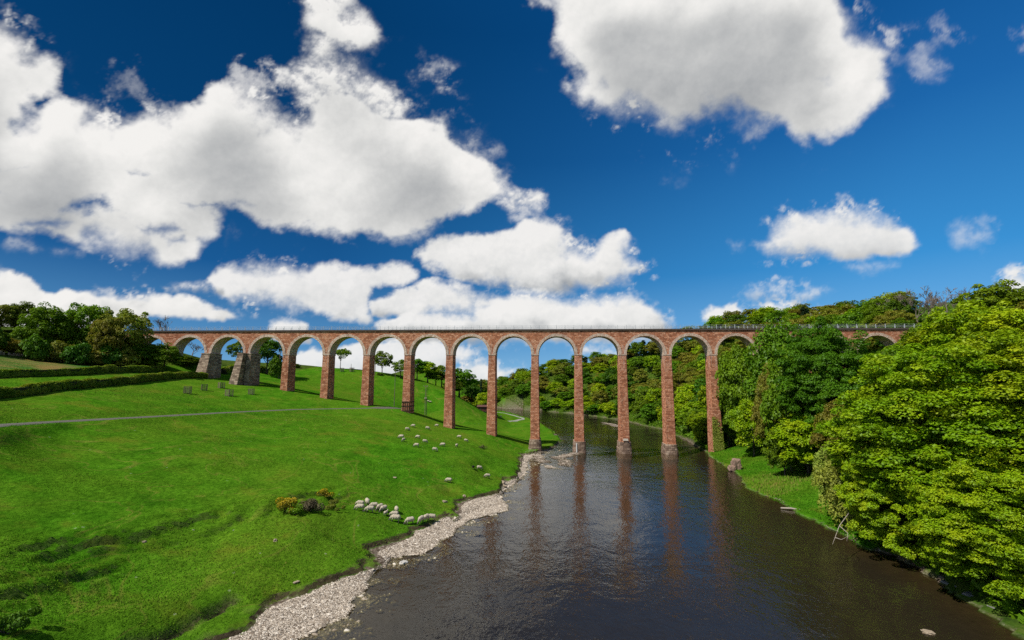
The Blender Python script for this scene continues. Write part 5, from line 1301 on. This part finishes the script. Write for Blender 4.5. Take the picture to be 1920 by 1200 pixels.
# hut by the river
x, y, z = hit(904, 770.5, 150, 420); y0 = y
r = empty('hut', (x, y, z), .1); tag(r, 'small dark red-brown wooden hut by the track beyond the viaduct', 'hut')
m = MB(); m.box((0, 0, .9), (4.6, 2.8, 2.2)); wl = m.build('wall', simple_mat('red_boards', (.10, .035, .028), .3, 2), r)
m = MB(); m.add([(-2.6, -1.8, 1.95), (2.6, -1.8, 1.95), (2.6, 0, 2.75), (-2.6, 0, 2.75), (-2.6, 1.8, 1.95), (2.6, 1.8, 1.95), (-2.6, -1.8, 2.05), (2.6, -1.8, 2.05), (2.6, 0, 2.87), (-2.6, 0, 2.87), (-2.6, 1.8, 2.05), (2.6, 1.8, 2.05)], [(0, 1, 2, 3), (3, 2, 5, 4), (6, 9, 8, 7), (9, 10, 11, 8), (0, 6, 7, 1), (4, 5, 11, 10), (0, 3, 9, 6), (3, 4, 10, 9), (1, 7, 8, 2), (2, 8, 11, 5)])
m.build('roof', simple_mat('brown_roof', (.12, .055, .045), .3, 2), r)
m = MB(); m.box((-.9, -1.44, .75), (.9, .06, 1.9)); m.build('door', DWOOD, r)
m = MB(); m.box((1.1, -1.44, 1.15), (.9, .06, .7)); m.build('window', simple_mat('dark_glass', (.02, .025, .03), .1, 2, .2), r)
# fence remains at the river edge
for k, (px, py, h, tl, lb) in enumerate([(978, 877, 2.1, .04, 'tall dark stake standing in the shallows at the bank corner'), (981, 866, 1.3, -.1, 'shorter dark stake behind the tall one at the bank corner')]):
    x, y, z = at_z(px, py, .15); m = MB(); m.tube([(0, 0, -.6), (tl * .5, 0, h * .5), (tl, 0, h)], [.13, .12, .09], 7); o = m.build('fence_post', DWOOD); o.location = (x, y, min(z, float(hz(x, y)) + .1)); tag(o, lb, 'post')
# boulders, slabs, driftwood
ROCKP = simple_mat('pink_boulder', (.27, .18, .135), .45, 1.6, .95, .7); ROCKG = simple_mat('grey_slab', (.17, .165, .16), .45, 1.5, .9, .6); ROCKT = simple_mat('tan_stone', (.33, .26, .18), .35, 2, .95, .6)
def rock(name, x, y, z, dim, mat, label, seed, cat='boulder', rz=0, rough=.35):
    bm = bmesh.new(); bmesh.ops.create_icosphere(bm, subdivisions=3, radius=1)
    o_ = Vector((seed * 3.1, seed * 1.7, 0))
    for v in bm.verts:
        c_ = v.co.copy(); n_ = mnoise.noise(c_ * 1.1 + o_) + .5 * mnoise.noise(c_ * 2.6 + o_) + .25 * mnoise.noise(c_ * 6 + o_)
        c_ = Vector([max(-.72, min(.72, q)) for q in c_]) * 1.25; v.co = Vector([q * d / 2 for q, d in zip(c_ * (1 + rough * n_), dim)])
    me = bpy.data.meshes.new(name); bm.to_mesh(me); bm.free(); me.materials.append(mat)
    o = link(name, me); o.location = (x, y, z); o.rotation_euler = (.1, .08, rz); tag(o, label, cat); return o
x, y, z = at_y(1379, 855, 116); z = float(hz(x, y)); rock('boulder', x, y, z + 1.1, (2.0, 1.8, 2.9), ROCKP, 'upright pinkish boulder on the grassy right bank', 1); rock('boulder', x - 1.2, y - .6, z + .4, (1.6, 1.3, 1.3), ROCKP, 'low pinkish boulder leaning on the left of the upright one', 2)
x, y, z = at_z(940, 909, .4); rock('boulder', x, y, .55, (1.5, 1.1, 1.0), ROCKT, 'tan boulder at the point of the gravel shore', 3); rock('boulder', x + .4, y - 1.4, .3, (1.3, .9, .7), ROCKT, 'flat tan stone in front of the tan boulder', 4)
for k, (px, py, dm) in enumerate([(1822,1122,(1.5,.9,.5)),(1846,1132,(1.1,.8,.4)),(1862,1146,(1.4,1.0,.5)),(1880,1152,(1.0,.8,.5)),(1900,1162,(1.6,1.0,.6)),(1915,1178,(1.2,.9,.5)),(1795,1106,(1.0,.8,.4)),(1770,1096,(.8,.6,.35))]):
    x, y, z = at_z(px, py, .15); rock('slab', x + .5, y + .3, .16, dm, ROCKG, ['flat grey slab at the water under the great sycamore, large and leftmost of the middle', 'small grey slab right of the large flat one', 'grey slab tilted at the waterline', 'squarish grey slab between two larger ones', 'largest grey slab near the right edge of the shore', 'grey slab in the bottom right corner', 'small grey slab in the sycamore shadow', 'smallest grey slab farthest up the shaded shore'][k], 10 + k, 'slab', k * .7, .3)
for k, (px, py, dm, lb) in enumerate([(1740,1187-0,(.8,.6,.25),'pale stone showing in the shallows at the bottom right'),(757,1056,(.9,.6,.3),'flat pale stone lying in the shallow water off the gravel'),(516,1014,(.5,.35,.25),'white stone on the near pasture'),(270,1019,(.45,.3,.2),'pale stone on the slope at the left'),(555,1093,(.6,.4,.15),'patch of bare pale stones on the turf above the gravel'),(870,931,(.7,.5,.35),'grey stone on the turf above the shore notch'),(740,897,(.6,.4,.15),'strip of pale stone in the pasture'),(834,942,(.9,.5,.4),'pale stone in the little hollow above the shore')]):
    x, y, z = hit(px, py) if k not in (0, 1) else at_z(px, py, 0); rock('stone', x, y, z + .03, dm, ROCKT if k != 1 else simple_mat('bleached_stone', (.5, .47, .42), .2, 2), lb, 30 + k, 'stone', k)
BLEACH = simple_mat('bleached_wood', (.36, .31, .25), .3, 4, .9, .3)
def driftwood(px, py, Y, pxs, label, name='dead_branch', r0=.05):
    m = MB(); x0, y0, z0 = at_y(px, py, Y); o_ = Vector((x0, y0, z0))
    for pl in pxs:
        P = [Vector(at_y(*q)) - o_ for q in pl]; m.tube(P, [r0 * (1 - .75 * k / (len(P) - 1)) for k in range(len(P))], 6)
    o = m.build(name, BLEACH, None, True); o.location = o_; tag(o, label, 'dead branch')
driftwood(1580, 975, 59, [[(1592,962,60),(1574,986,59),(1566,1008,58),(1561,1021,57.5)],[(1574,986,59),(1590,1000,58),(1588,1015,57.5)],[(1566,1008,58),(1578,1012,57.5),(1586,1008,57)],[(1570,998,58.5),(1556,992,58),(1549,985,58)]], 'bleached dead branch hanging into the water below the willows')
x, y, z = at_z(1484, 955, .1); m = MB(); m.tube([(-1.4, .5, .05), (0, 0, .15), (1.3, -.5, .05)], [.13, .15, .09], 7); o = m.build('log', BLEACH, None, True); o.location = (x, y, .08); o.rotation_euler = (0, 0, -.1); tag(o, 'pale log washed up on the edge of the grassy spit', 'log')
# tumbled field wall at the foot of the embankment
rr = random.Random(5); r = None; m = MB()
P = [at_y(-40,648,116), at_y(0,654,121), at_y(60,662,128), at_y(115,670,134), at_y(160,677,140)]
for (a, b) in zip(P[:-1], P[1:]):
    n_ = int(math.hypot(b[0] - a[0], b[1] - a[1]) / .55)
    for k in range(n_):
        if rr.random() < .35: continue
        for lv in range(rr.choice((1, 2, 2, 3))):
            f = (k + rr.random() * .4) / n_; xx = a[0] + (b[0] - a[0]) * f; yy = a[1] + (b[1] - a[1]) * f
            m.box((xx, yy + rr.uniform(-.15, .15), float(hz(xx, yy)) + .15 + .32 * lv), (rr.uniform(.4, .75), .45, .32), rr.uniform(-.3, .3), (rr.uniform(.3, .5), .35))
o = m.build('stone_wall', ROCKT); tag(o, 'tumbled pale dry stone wall above the ploughed field', 'stone wall')

prune()
